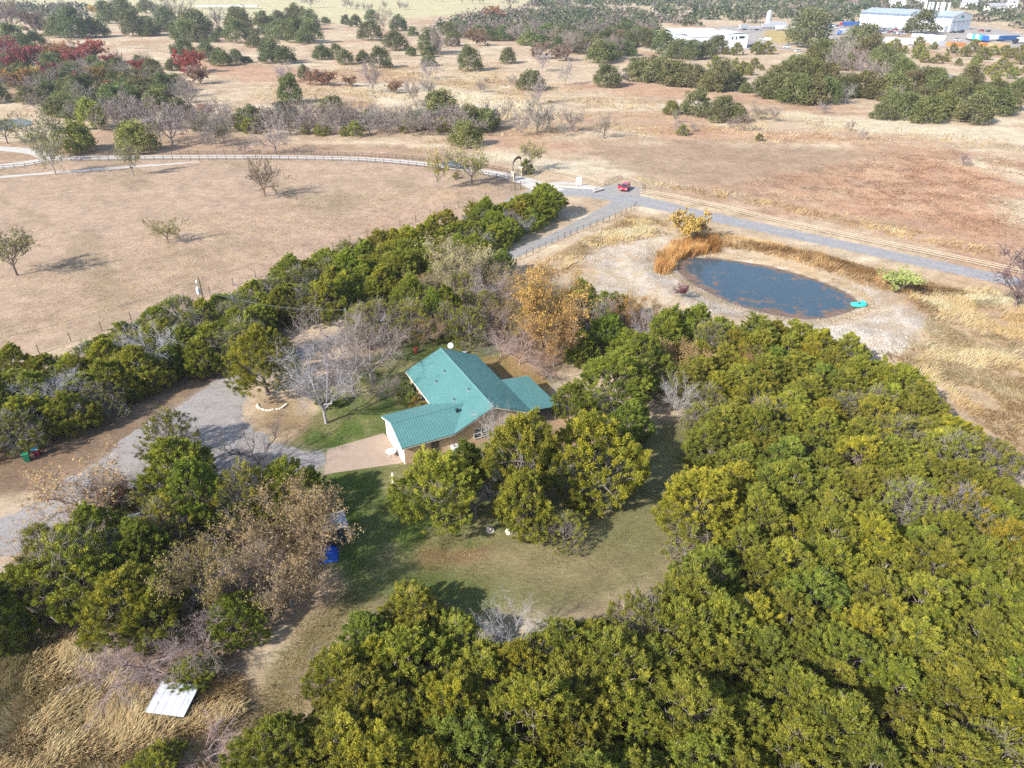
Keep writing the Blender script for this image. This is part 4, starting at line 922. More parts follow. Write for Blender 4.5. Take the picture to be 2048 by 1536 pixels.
# ------------------------------------------------------------------ entrance gate with arched sign
def gate():
    a = np.array(G(1026, 361)); b = np.array(G(1042, 351)); e = b - a; w = np.linalg.norm(e); ang = math.atan2(e[1], e[0]); z = gz(*a)
    t = thing('entrance_arch', 'arched ranch entrance gate with stone pillars over the gravel lane', 'gate', (a[0], a[1], z), ang)
    for x in (0, w):
        p = MB().box(x - .45, x + .45, -.45, .45, 0, 2.1).build('pillar', 'stone_block', t, bevel=.05)
        MB().box(x - .55, x + .55, -.55, .55, 2.1, 2.28).build('capstone', 'limestone', p, bevel=.03)
        MB().tube([(x, 0, 2.2), (x, 0, 4.4)], .09, 8).build('arch_post', 'dark_metal', t)
    m = MB(); n = 14; prof = []
    for i in range(n + 1): q = math.pi * i / n; prof.append((w / 2 - (w / 2 + .15) * math.cos(q), 4.3 + 1.15 * math.sin(q)))
    for i in range(n + 1): q = math.pi * (n - i) / n; prof.append((w / 2 - (w / 2 - .1) * math.cos(q), 3.85 + .95 * math.sin(q)))
    for i in range(n):
        q0, q1 = prof[i], prof[i+1]; r0, r1 = prof[2*n+1-i], prof[2*n-i]
        m.poly([(q0[0], -.06, q0[1]), (q1[0], -.06, q1[1]), (r1[0], -.06, r1[1]), (r0[0], -.06, r0[1])], True); m.poly([(q0[0], .06, q0[1]), (q1[0], .06, q1[1]), (r1[0], .06, r1[1]), (r0[0], .06, r0[1])])
        m.poly([(q0[0], -.06, q0[1]), (q1[0], -.06, q1[1]), (q1[0], .06, q1[1]), (q0[0], .06, q0[1])]); m.poly([(r0[0], -.06, r0[1]), (r1[0], -.06, r1[1]), (r1[0], .06, r1[1]), (r0[0], .06, r0[1])], True)
    m.build('arch_panel', 'wood_post', t)
    for x0, rz in ((.5, 1.25), (w - .5, 1.9)):              # two leaves standing open
        g = link('gate_leaf', MB().tube([(0, 0, .2), (2.1, 0, .2), (2.1, 0, 1.6), (0, 0, 1.8), (0, 0, .2)], .04, 6).mesh('gate_leaf', 'dark_metal'), t, (x0, 0, 0), (0, 0, rz))
        for i in range(1, 8): MB().tube([(i * .26, 0, .2), (i * .26, 0, 1.78 - .02 * i)], .02, 5).build('bar', 'dark_metal', g)
    x, y = G(1157, 372); s = thing('notice_board', 'white sign board beside the layby near entrance arch', 'sign', (x, y, gz(x, y)), .25)
    for q in (-.55, .55): MB().box(q - .05, q + .05, -.05, .05, 0, 1.2).build('post', 'white_paint', s)
    MB().box(-.8, .8, -.09, -.052, .7, 2.3).build('panel', 'white_paint', s)
    x, y = G(1150, 376); s = thing('layby_kerb', 'pale stone kerb wall edging the layby island', 'kerb', (x, y, gz(x, y)), -.25)
    for i in range(5): MB().box(-5 + i * 2.02, -3.02 + i * 2.02, -.15, .15, 0, .35).build('block', 'limestone', s, bevel=.03)
    x, y = G(1197, 383); s = thing('culvert_wall', 'low pale concrete wall at the parking pad corner', 'wall', (x, y, gz(x, y)), .75)
    MB().box(-1.8, 1.8, -.15, .15, 0, .35).build('wall_panel', 'concrete', s, bevel=.02); MB().box(-1.9, 1.9, -.22, .22, .35, .43).build('coping', 'limestone', s)
gate()

# ------------------------------------------------------------------ vehicles
plain('car_red', (.50, .012, .035), .3, .1, .5, .03, 1, 0, .6); plain('truck_grey', (.10, .13, .17), .3, .4, .5, .05, 1, 0, .6); plain('head_lamp', (.75, .77, .78), .15); plain('tail_lamp', (.4, .02, .02), .2)
def wheel(parent, x, y, r=.34, w=.22):
    t = link('wheel', MB().tube([(0, -w/2, 0), (0, w/2, 0)], r, 16).mesh('tyre_core', 'black_rubber'), parent, (x, y, r))
    MB().lathe([(.05, -w/2-.012), (r * .62, -w/2-.012), (r * .62, w/2+.012), (.05, w/2+.012)], 12).build('rim', 'galvanised', t, (0, 0, 0), (math.pi/2, 0, 0))
def suv(x, y, rz):
    t = thing('parked_car', 'small red hatchback with open door on the parking pad', 'car', (x, y, gz(x, y) + .05), rz)
    lo = [(-2.1, .3), (-2.15, .55), (-2.1, .85), (-1.2, .98), (1.75, 1.0), (2.1, .95), (2.15, .6), (2.08, .32)]
    body = MB().prism(lo, -.88, .88).build('body', 'car_red', t, bevel=.07)
    cab = [(-1.25, .97), (-.45, 1.5), (1.3, 1.55), (1.95, .99)]
    m = MB(); b = [(-1.25, .98), (-.5, 1.5), (1.35, 1.54), (2.0, .99)]
    v = []
    for s, k in ((-1, .84), (1, .84)):
        for i, (a, z) in enumerate(b): v.append((a, s * (k if i in (0, 3) else .66), z))
    m.v = v; m.f = [[0, 1, 2, 3], [7, 6, 5, 4], [0, 4, 5, 1], [2, 6, 7, 3]]; m.build('cabin_glass', 'glass_dark', t)
    MB().poly([(-.52, -.67, 1.505), (1.38, -.67, 1.545), (1.38, .67, 1.545), (-.52, .67, 1.505)]).poly([(-.52, -.67, 1.49), (-.52, .67, 1.49), (1.38, .67, 1.53), (1.38, -.67, 1.53)]).build('roof', 'car_red', t)
    for s in (-1, 1):
        MB().tube([(-1.25, s * .85, .98), (-.5, s * .67, 1.51)], .035, 5).build('pillar', 'car_red', t); MB().tube([(.4, s * .86, .99), (.45, s * .67, 1.53)], .03, 5).build('pillar', 'car_red', t); MB().tube([(2.0, s * .85, .98), (1.36, s * .67, 1.54)], .045, 5).build('pillar', 'car_red', t)
        MB().box(-2.17, -2.08, s * .62 - .16, s * .62 + .16, .66, .80).build('headlight', 'head_lamp', t); MB().box(2.09, 2.17, s * .7 - .12, s * .7 + .12, .7, .92).build('tail_light', 'tail_lamp', t)
        for a in (-1.35, 1.35): wheel(t, a, s * .8)
    MB().box(-2.18, -2.1, -.45, .45, .38, .58).build('grille', 'black_rubber', t)
    d = link('door', MB().box(0, 1.05, -.04, .04, .35, .98).mesh('door', 'car_red'), t, (-.65, .9, 0), (0, 0, math.radians(62)))
    MB().box(.1, .98, -.02, .02, .99, 1.4).build('window', 'glass_dark', d)
x, y = G(1250, 380); suv(x, y, math.radians(70))
def pickup(x, y, rz):
    t = thing('pickup_truck', 'dark grey pickup truck driving along the white gravel lane', 'truck', (x, y, gz(x, y) + .04), rz)
    MB().prism([(-2.85, .45), (-2.9, .7), (-2.8, 1.0), (-1.4, 1.12), (-1.3, 1.12), (.75, 1.12), (.75, .45)], -.95, .95).build('body', 'truck_grey', t, bevel=.06)
    bed = MB(); bed.box(.77, 2.85, -.95, -.85, .55, 1.12); bed.box(.77, 2.85, .85, .95, .55, 1.12); bed.box(2.77, 2.87, -.849, .849, .55, 1.1); bed.box(.77, 2.76, -.849, .849, .5, .6); bed.build('bed', 'truck_grey', t)
    m = MB(); b = [(-1.45, 1.11), (-.75, 1.82), (.6, 1.85), (.74, 1.11)]
    for s in (-1, 1):
        for i, (a, z) in enumerate(b): m.v.append((a, s * (.9 if i in (0, 3) else .72), z))
    m.f = [[0, 1, 2, 3], [7, 6, 5, 4], [0, 4, 5, 1], [2, 6, 7, 3]]; m.build('cabin_glass', 'glass_dark', t)
    MB().box(-.78, .64, -.73, .73, 1.82, 1.88).build('roof', 'truck_grey', t, bevel=.03)
    for s in (-1, 1):
        MB().tube([(-1.45, s * .9, 1.12), (-.75, s * .73, 1.84)], .04, 5).build('pillar', 'truck_grey', t); MB().tube([(-.15, s * .9, 1.12), (-.1, s * .73, 1.84)], .05, 5).build('pillar', 'truck_grey', t); MB().tube([(.72, s * .9, 1.12), (.6, s * .73, 1.84)], .06, 5).build('pillar', 'truck_grey', t)
        MB().box(-2.93, -2.85, s * .72 - .14, s * .72 + .14, .78, .95).build('headlight', 'head_lamp', t); MB().box(2.86, 2.9, s * .86 - .07, s * .86 + .07, .75, 1.05).build('tail_light', 'tail_lamp', t)
        for a in (-1.85, 1.85): wheel(t, a, s * .84, .40, .26)
x, y = G(905, 336); x2, y2 = G(985, 346.5); pickup(x, y, math.atan2(y - y2, x - x2))
plain('boat_teal', (.05, .60, .54), .4, 0, .4, .05, 2)
def boat():
    x, y = G(1718, 607); t = thing('pedal_boat', 'turquoise pedal boat beached at the pond end', 'boat', (x, y, -.42), math.radians(8))
    n = 14; m = MB(); V = []; prof = ((0, .12), (.55, .0), (.8, .16), (.84, .36), (.72, .42))
    for i in range(n + 1):
        u = -1 + 2 * i / n; k = math.sqrt(max(0.0, 1 - abs(u) ** 3.2)) * .98 + .02
        for s in (-1, 1):
            for a, z in (prof if s > 0 else prof[::-1]): V.append((u * 1.35, s * a * k * .95, z + .10 * u * u))
    w = 10
    m.v = V
    for i in range(n):
        for j in range(w - 1): m.f.append([i*w+j, (i+1)*w+j, (i+1)*w+j+1, i*w+j+1])
        m.f.append([i*w+w-1, (i+1)*w+w-1, (i+1)*w, i*w])
    m.build('hull', 'boat_teal', t, smooth=True)
    MB().box(-.9, -.15, -.52, .52, .40, .52).build('bow_deck', 'boat_teal', t, bevel=.06)
    for s in (-1, 1): q = MB().box(.25, .75, s * .32 - .22, s * .32 + .22, .36, .50).build('seat', 'boat_teal', t, bevel=.05); MB().box(.76, .86, s * .32 - .22, s * .32 + .22, .40, .82).build('backrest', 'boat_teal', q, bevel=.04)
    MB().box(-.12, .22, -.1, .1, .36, .62).build('pedal_box', 'dark_metal', t, bevel=.03)
boat()

# ------------------------------------------------------------------ power poles and lines
def poles():
    plain('pole_wood', (.20, .16, .125), .9, 0, .1, .25, 3)
    x, y = G(420, 655); a = Vector((x, y, 0)); t = thing('utility_pole', 'wooden utility pole with grey transformer in the juniper hedge', 'utility pole', a)
    MB().tube([(0, 0, -.3), (0, 0, 8.2)], [.16, .11], 10).build('pole', 'pole_wood', t)
    MB().lathe([(.02, 5.6), (.24, 5.62), (.25, 5.7), (.25, 6.5), (.2, 6.6), (.02, 6.62)], 14, (-.42, -.1, 0)).build('transformer', 'white_metal', t)
    MB().lathe([(.03, 6.6), (.07, 6.65), (.04, 6.72), (.07, 6.78), (.03, 6.9)], 8, (-.42, -.1, 0)).build('bushing', 'white_paint', t); MB().box(-.35, .1, -.05, .05, 7.4, 7.52).build('bracket', 'galvanised', t); MB().box(-.5, -.3, -.12, .1, 7.3, 7.75).build('cutout_fuse', 'white_paint', t)
    x, y = G(700, 692); b = Vector((x, y, 0)); t2 = thing('utility_pole', 'plain wooden pole standing among bare trees beside the lane', 'utility pole', b)
    MB().tube([(0, 0, -.3), (0, 0, 6.0)], [.13, .09], 10).build('pole', 'pole_wood', t2); MB().box(-.1, .1, -.12, .12, 5.7, 5.95).build('bracket', 'galvanised', t2)
    def wire(lab, p, q, sag, r=.02):
        n = 20; pts = []
        for i in range(n + 1): u = i / n; v = p.lerp(q, u); v.z -= sag * 4 * u * (1 - u); pts.append(v)
        tag(MB().tube([v - p for v in pts], r, 4).build('power_line', 'steel_post', None, p), lab, 'power line')
    wire('service cable sagging between the two wooden poles', a + Vector((0, 0, 6.2)), b + Vector((0, 0, 5.8)), 1.0, .028)
    wire('service cable from plain pole to the green roofed house', b + Vector((0, 0, 5.8)), Vector(local(.3, 15.5, 2.9)), .5, .025)
    x, y = G(-150, 830); wire('power line running over the hedge toward the left edge', a + Vector((-.2, 0, 7.5)), Vector((x, y, 7.5)), .6)
poles()

# ------------------------------------------------------------------ trees around the house, one by one (crown middle in the photo, width, height in metres)
YD = 'juniper in the front yard'
T('junT', 868, 985, 8.2, 7.2, 'umbrella shaped juniper on a clear trunk below the brick wall', frac=.56, leafc=(1.15,1.18,.95), v=0)
T('jun', 1035, 920, 7.4, 8.2, 'tall olive green juniper hiding the right end of the house', frac=.55, leafc=(1.18,1.2,.95), v=2)
T('jun', 1195, 915, 8.6, 8.6, 'broad golden green juniper right of the tall house juniper', frac=.55, leafc=GOLD, v=1)
T('jun', 1050, 1010, 6.4, 6.0, 'lower olive juniper leaning out at the tall juniper foot', leafc=(1.15,1.18,.95), v=4)
T('junD', 1130, 1060, 4.6, 3.2, 'pale thin low juniper at the lawn edge', leafc=(1.05,1.1,1.0), v=0)
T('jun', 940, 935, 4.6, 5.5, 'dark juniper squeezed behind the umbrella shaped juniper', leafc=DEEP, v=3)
T('bare', 950, 985, 4.5, 5.2, 'grey bare tree with dark trunk between the yard junipers', barkc=(.85,.85,.95), v=1)
T('pale', 985, 850, 3.6, 5.6, 'dead pale snag reaching over the green roof', barkc=(1.15,1.12,1.1), v=1)
T('junT', 1218, 775, 10.4, 6.8, 'large dark green juniper beside the porch roof', leafc=(.85,1.0,.85), v=1)
T('jun', 1290, 738, 8.0, 6.2, 'green juniper behind the large porch juniper', leafc=GREEN, v=0)
T('jun', 1150, 805, 4.6, 4.2, 'rounded juniper touching the porch roof corner', leafc=(.85,1.0,.8), v=5)
T('jun', 1255, 850, 5.0, 4.8, 'deep green juniper shading the side lawn', leafc=(.75,.95,.8), v=3)
T('junT', 1400, 1025, 8.0, 6.6, 'yellow green juniper standing out at the thicket edge', leafc=(1.25,1.12,.8), v=2)
T('junD', 1375, 1085, 4.5, 3.6, 'sparse grey juniper with dead limbs below the yellow green one', leafc=(1,1,.9), barkc=(1.3,1.3,1.3), v=1)
T('pale', 1360, 800, 4.0, 4.2, 'dead white branched tree in the side lawn gap', barkc=(1.1,1.1,1.1), v=0)
T('pale', 1030, 1275, 5.0, 4.0, 'dead silver tree in the middle of lower thicket', barkc=(1.0,1.0,1.05), v=0)
# front lawn trees
T('junT', 527, 735, 8.0, 7.6, 'round bright juniper in the stone edged bed by driveway', leafc=(1.12,1.05,.72), v=1)
T('junD', 480, 690, 7.6, 6.6, 'pale feathery juniper behind the stone edged bed', leafc=(1.0,1.1,1.05), v=1)
T('pale', 640, 770, 8.4, 8.4, 'silver bare tree with thick dark trunk on the front lawn', barkc=(.95,.95,1.02), v=0)
T('bare', 660, 680, 9.0, 8.6, 'tall pinkish bare tree left of the plain pole', barkc=(1.25,1.16,1.14), v=0)
T('bare', 735, 690, 9.4, 8.8, 'spreading pinkish bare tree right of the plain pole', barkc=(1.2,1.1,1.08), v=2)
T('bare', 700, 735, 7.0, 6.6, 'smaller bare tree between the tall pinkish pair', barkc=(1.2,1.1,1.08), v=1)
T('bare', 755, 765, 4.4, 4.2, 'slim bare sapling near the concrete slab path', barkc=(1.2,1.12,1.1), v=1)
T('junS', 655, 838-40, 2.4, 2.2, 'small dark evergreen at the silver tree trunk', leafc=DEEP)
# left of the driveway
T('junD', 330, 872, 5.6, 4.6, 'spiky half bare juniper on the gravel driveway edge', leafc=(.95,1.0,.85), v=1)
T('jun', 345, 950, 7.8, 6.2, 'big bright green juniper below the driveway', leafc=(.95,1.08,.75), v=1)
T('jun', 400, 1000, 6.0, 6.0, 'green juniper at the right foot of the big bright one', leafc=(.85,1.0,.8), v=0)
T('bare', 510, 890, 7.4, 5.0, 'dark crooked bare tree overhanging the gravel near apron', barkc=(.55,.5,.5), v=2)
T('leafy', 150, 975, 10.5, 5.6, 'wide thinly leaved tree with orange tips over the driveway', leafc=(.55,.38,.16), barkc=(1.0,.9,.85), v=2)
T('leafy', 215, 1000, 3.4, 3.0, 'small russet bush behind the pale roofed shed', leafc=(.20,.09,.06), v=1, name='autumn_shrub', cat='shrub')
T('jun', 245, 1005-5, 2.6, 2.4, 'little green juniper beside the shed roof', leafc=GREEN, v=3)
T('junD', 150, 1150, 8.4, 6.8, 'open dark juniper with grey limbs at the left', leafc=(1.08,1.12,.85), v=0)
T('junD', 110, 1130, 6.6, 6.0, 'sparse dark juniper nearest the left edge', leafc=(1.05,1.1,.85), v=1)
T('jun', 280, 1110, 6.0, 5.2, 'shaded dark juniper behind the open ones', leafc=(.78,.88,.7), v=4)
T('jun', 240, 1220, 6.4, 5.4, 'yellow green juniper above the purple brush', leafc=(1.1,1.1,.8), v=2)
T('junD', 480, 1000, 6.2, 6.0, 'pale khaki juniper left of the lawn', leafc=(1.15,1.1,1.05), v=1)
T('jun', 570, 985, 6.0, 5.6, 'green juniper at the lawn corner by the apron', leafc=(.95,1.05,.8), v=5)
T('junD', 330, 1055, 5.6, 5.0, 'thin khaki juniper over the pale shed', leafc=(1.2,1.12,.9), v=0)
T('leafy', 608, 1062, 8.2, 6.4, 'rusty orange tree over the grey shed', leafc=(.38,.27,.125), barkc=(1.3,1.2,1.05), v=0)
T('leafy', 570, 1150, 7.6, 6.0, 'rust brown tree leaning toward the mown path', leafc=(.36,.27,.135), barkc=(1.3,1.2,1.1), v=1)
T('leafy', 410, 1160, 6.0, 5.6, 'mustard leaved tree beside a tangle of grey branches', leafc=(.36,.29,.09), barkc=(1.1,1.0,.95), v=1)
T('pale', 440, 1150, 6.0, 4.8, 'tangled grey fallen tree in the left thicket', barkc=(.75,.72,.75), v=1)
T('bare', 400, 1260, 6.4, 4.4, 'grey brown bare tree above the white sheet roof', barkc=(1.1,.98,.98), v=1)
T('bare', 285, 1310, 7.4, 3.0, 'sprawling purplish brush left of the white sheet roof', barkc=(1.25,1.05,1.1), v=2, name='brush_thicket', cat='shrub')
T('bare', 230, 1330, 5.4, 2.4, 'low purplish brush at the tall grass edge', barkc=(1.2,1.0,1.05), v=0, name='brush_thicket', cat='shrub')
T('jun', 390, 1345, 3.4, 1.8, 'low green juniper covering the top of white sheet roof', leafc=(.9,1.0,.75), v=0)
T('jun', 470, 1240, 4.4, 3.6, 'small olive juniper beside the mown path', leafc=(.85,.95,.7), v=5)
T('jun', 195, 1085, 5.6, 5.0, 'green juniper just left of the pale roofed shed', leafc=(.9,1.05,.8), v=0)
T('jun', 85, 1180, 6.0, 5.2, 'dense dark juniper at the grass strip head', leafc=(.9,1.02,.8), v=5)
T('jun', 215, 1165, 6.0, 5.6, 'rounded dark green juniper in the left group centre', leafc=(.95,1.06,.8), v=1)
T('jun', 330, 1185, 5.6, 5.0, 'yellow tipped juniper beside the mustard tree', leafc=(1.05,1.05,.75), v=3)
T('jun', 300, 1240, 5.0, 4.4, 'bushy olive juniper above the sprawling brush', leafc=(.95,1.0,.75), v=2)
# bottom edge
T('jun', 540, 1500, 5.0, 3.8, 'dark green juniper at the bottom by the path', leafc=(.85,.98,.75), v=1)
T('junD', 540, 1545, 3.4, 2.6, 'pale juniper tip on the bottom edge', leafc=(1.1,1.2,1.0), v=0)
T('jun', 310, 1530, 3.6, 2.0, 'low juniper mixed in tall grass at the bottom edge', leafc=(.95,1.0,.8), v=4)
T('bare', 400, 1500, 5.0, 1.8, 'fine purple brown brush in the bottom grass', barkc=(1.2,1.0,1.0), v=0, name='brush_thicket', cat='shrub')
T('bare', 640, 1345, 3.4, 2.4, 'small bare grey shrub at the path edge', barkc=(1.2,1.05,1.05), v=1, name='brush_thicket', cat='shrub')
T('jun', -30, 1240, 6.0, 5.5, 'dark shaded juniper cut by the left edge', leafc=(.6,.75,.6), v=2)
# behind the house, one by one
T('leafy', 1085, 625, 9.2, 8.8, 'large golden brown leaved tree behind the house', leafc=(.52,.30,.085), barkc=(1.1,1.0,.9), v=0)
T('leafy', 1110, 680, 6.6, 6.4, 'lower golden brown tree in front of the large one', leafc=(.46,.27,.09), v=1)
T('bare', 1040, 690, 5.6, 4.8, 'pinkish bare brush behind the chain link fence', barkc=(1.6,1.25,1.15), v=2)
T('bare', 1085, 735, 5.0, 3.0, 'reddish bare brush along the chain link fence', barkc=(1.5,1.1,.95), v=0, name='brush_thicket', cat='shrub')
T('leafy', 915, 535, 8.6, 7.6, 'khaki thin leaved tree at the top of the mixed wood', leafc=(.42,.36,.17), barkc=(1.5,1.35,1.25), v=1)
T('leafy', 880, 575, 6.0, 6.0, 'mustard tinged tree left of the khaki one', leafc=(.36,.31,.12), barkc=(1.4,1.3,1.2), v=2)
T('bare', 985, 575, 7.0, 6.6, 'grey twiggy tree right of the khaki one', barkc=(1.5,1.4,1.42), v=0)
T('leafy', 1010, 555, 5.6, 5.4, 'yellowish thin tree beside the side lane', leafc=(.50,.38,.13), barkc=(1.3,1.2,1.1), v=2)
T('jun', 820, 600, 5.6, 5.4, 'bright green juniper in the middle of mixed wood', leafc=(.95,1.08,.8), v=0)
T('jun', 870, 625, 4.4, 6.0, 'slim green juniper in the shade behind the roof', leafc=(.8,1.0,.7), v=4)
T('jun', 900, 620, 4.4, 5.4, 'yellow green juniper above the satellite dish', leafc=(1.05,1.08,.7), v=2)
T('junD', 820, 645, 6.4, 5.4, 'grey khaki juniper left of the satellite dish', leafc=(1.15,1.12,1.1), v=1)
T('junD', 760, 640, 6.0, 5.6, 'pale olive juniper between bare trees and hedge', leafc=(1.1,1.15,1.0), v=0)
T('junD', 940, 655, 5.4, 5.6, 'juniper hung with grey dead branches behind the roof ridge', leafc=(.95,1.05,.8), v=0)
T('jun', 1000, 525, 4.2, 4.2, 'dark green juniper next to the side lane bend', leafc=(.75,1.0,.75), v=1)
T('bare', 985, 640, 5.4, 5.6, 'mauve bare tree left of the large golden brown tree', barkc=(1.2,1.05,1.1), v=1)
T('bare', 1180, 625, 7.4, 6.8, 'grey bare tree right of the large golden brown tree', barkc=(1.3,1.22,1.2), v=2)
T('leafy', 1250, 625, 4.4, 5.2, 'slim orange tree before the grey leaning branches', leafc=(.50,.28,.07), v=1)
T('pale', 1290, 650, 5.0, 5.6, 'silvery leaning dead tree right of slim orange tree', barkc=(1.0,.95,1.0), v=1)
T('jun', 1335, 690, 6.0, 5.2, 'green juniper above the side lawn gap', leafc=(.88,1.02,.82), v=2)
T('jun', 1385, 655, 6.4, 5.4, 'green juniper below the maroon shrub bank', leafc=(.85,1.02,.85), v=4)
T('junD', 1430, 690, 6.0, 5.2, 'thin juniper behind the small rusty brown tree', leafc=(1.0,1.05,.9), v=1)
T('jun', 1215, 665, 5.0, 5.0, 'dark juniper between golden brown tree and slim orange tree', leafc=(.7,.95,.75), v=1)
T('jun', 1160, 700, 4.4, 4.2, 'small juniper behind the large porch juniper', leafc=(.8,1.0,.8), v=3)
T('leafy', 1500, 730, 3.8, 4.0, 'small rusty brown tree inside the right thicket', leafc=(.36,.18,.06), v=1)
T('leafy', 1365, 588, 2.0, 1.8, 'tiny maroon shrub on the pond bank', leafc=(.22,.07,.09), v=0, name='autumn_shrub', cat='shrub')
TB('leafyF', 1376, 484, 52, 'bright yellow willow at the pond head', .95, leafc=(.66,.46,.13), barkc=(.5,.4,.3), v=0)
TB('junS', 1404, 460, 12, 'tiny dark juniper beside the yellow willow', leafc=DEEP)
TB('leafyF', 1797, 588, 54, 'round lime green shrub on the pond bank', .7, leafc=(.48,.52,.16), v=1, name='bank_shrub', cat='shrub')
TB('bareF', 2030, 612, 120, 'dark purplish bare thicket at the right edge', .75, barkc=(.75,.6,.65), name='brush_thicket', cat='shrub')
# front wall shrubs
for i, (lx, ly, lab) in enumerate(((-.7, 14.6, 'dark shrub at the back corner of the front wall'), (-.8, 13.0, 'leafy shrub second from the back corner of the wall'), (-.9, 11.6, 'bushy shrub in the middle of the front wall'), (-.8, 10.2, 'yellowish shrub beside the front windows'), (-.8, 8.8, 'low shrub by the garage corner at the front door'))):
    q = local(lx, ly); plant('junS', q[0], q[1], 2.1, 1.7, lab, leafc=[(.7,.85,.6),(.8,.95,.6),(.7,.9,.6),(1.2,.95,.5),(.9,.95,.6)][i], name='foundation_shrub', cat='shrub')

# ------------------------------------------------------------------ thickets: many look-alikes
placed = [(o.location.x, o.location.y) for o in bpy.data.objects if o.parent is None and o.type == 'EMPTY' and o.get('category') in ('tree',)]
RT = poly([(1365,775),(1405,700),(1485,672),(1562,665),(1695,708),(1825,795),(1955,875),(2030,980),(2070,1100),(2110,1400),(2160,1750),(520,1750),(600,1560),(650,1400),(675,1300),(735,1216),(835,1198),(930,1238),(1090,1262),(1180,1264),(1310,1220),(1400,1140),(1395,1060),(1445,960),(1425,890),(1405,850)], 2.6)
def zone(q):
    a, b = pix(*q, 3)
    return ('on the thicket edge facing the pond' if b < 800 else 'along the right edge of the big thicket' if a > 1850 else 'at the bottom left of the big thicket' if b > 1380 and a < 1100 else 'on the left lobe of the big thicket' if a < 1080 else 'at the bottom right of the big thicket' if b > 1380 else 'in the big thicket just right of the clearing' if a < 1500 else 'deep in the big right hand thicket')
for q in fill(RT, 290, 2.75, placed):
    tone = 'olive green'
    d = math.hypot(*q); k = R.random(); w = R.uniform(4.4, 6.6); n = float(fbm(q[0], q[1], 14, 555))
    c = tint(.09, (.97 + .3 * (n - .5), 1.0 + .15 * (n - .5), .9))
    if k < .12: c = tint(.08, (1.2, 1.12, .8)); tone = 'golden green'
    elif k < .20: c = tint(.08, (.80, .98, 1.0)); tone = 'bluish green'
    dead = R.random() < .10
    plant('junD' if dead else 'jun', q[0], q[1], w, w * R.uniform(.68, .86), ('thin greyish' if dead else tone) + ' juniper ' + zone(q), 'junipers of the lower right thicket', leafc=c, barkc=tint(.1, (1.1, 1.1, 1.12)))
HD = poly([(-80,760),(0,745),(150,712),(330,640),(440,612),(560,565),(660,525),(780,485),(900,452),(1050,410),(1090,408),(1100,425),(1080,445),(1030,466),(960,496),(920,514),(830,548),(730,592),(640,625),(560,640),(430,712),(290,768),(170,832),(0,884),(-80,908)], 2.2)
hp = fill(HD, 130, 2.9, placed)
for q in hp:
    hx = pix(*q)[0]; sec = 'by the trash bins' if hx < 200 else 'left of the transformer pole' if hx < 420 else 'behind the pinkish bare trees' if hx < 760 else 'along the side lane' if hx < 960 else 'near the road bend'
    k = R.random(); w = R.uniform(4.6, 6.8); c = tint(.12, (1.02, 1.1, .82)); left = q[0] < -28
    if left and k < .30: plant('junD', q[0], q[1], w, w * .8, 'grey half dead juniper in the pasture hedge ' + sec, 'junipers of the pasture hedge', leafc=tint(.1, (.85, .9, .9)), barkc=tint(.1, (1.15, 1.2, 1.35)))
    elif k < .12: plant('pale', q[0], q[1], w, w * .72, 'bare silver tree in the pasture hedge ' + sec, 'bare trees of the pasture hedge', barkc=tint(.1, (1.0, 1.02, 1.12)))
    else: plant('jun', q[0], q[1], w, w * R.uniform(.68, .85), 'green juniper in the pasture hedge ' + sec, 'junipers of the pasture hedge', leafc=c if R.random() > .2 else tint(.08, GOLD))
T('pale', 303, 705, 7.0, 5.6, 'large silver bare tree bulging from the hedge', barkc=(1.15,1.18,1.3), v=0)
T('pale', 492, 590, 4.8, 4.6, 'pale bare tree right of the transformer pole', barkc=(1.2,1.2,1.28), v=1)
T('pale', 95, 790, 6.4, 5.0, 'blue grey bare tree above the trash bins', barkc=(.95,1.0,1.15), v=0)
T('pale', 140, 800, 6.0, 4.6, 'second blue grey bare tree above the trash bins', barkc=(.9,.95,1.1), v=1)
T('jun', 1085, 405, 8.6, 6.4, 'large juniper ending the hedge beside the road', leafc=(.88,1.05,.75), v=1)
MX = poly([(640,668),(780,630),(880,540),(950,520),(1050,570),(1200,600),(1330,645),(1480,690),(1560,720),(1480,770),(1400,790),(1350,710),(1200,690),(1160,660),(1000,690),(900,670),(780,680),(660,690)], 2.2)
placed = [(o.location.x, o.location.y) for o in bpy.data.objects if o.parent is None and o.type == 'EMPTY' and o.get('category') in ('tree',)]
for q in fill(MX, 46, 2.7, placed):
    k = R.random(); w = R.uniform(4.4, 6.0)
    if q[0] > 8 and k < .75: plant('jun', q[0], q[1], w, w * .88, 'green juniper in the wood between house and pond', 'junipers between house and pond', leafc=tint(.1, (.85, 1.02, .82)))
    elif k < .4: plant('junD', q[0], q[1], w, w * .85, 'thin olive juniper in the wood between house and pond', 'junipers between house and pond', leafc=tint(.1, (1.05, 1.05, .9)), barkc=(1.2, 1.15, 1.15))
    elif k < .75: plant('bare', q[0], q[1], w, w * .8, 'grey bare tree in the wood between house and pond', 'bare trees between house and pond', barkc=tint(.12, (1.3, 1.2, 1.2)))
    else: plant('leafy', q[0], q[1], w, w * .8, 'brown leaved tree in the wood between house and pond', 'brown trees between house and pond', leafc=tint(.15, (.40, .28, .10)), barkc=(1.2, 1.1, 1.0), v=R.choice((1, 2)))

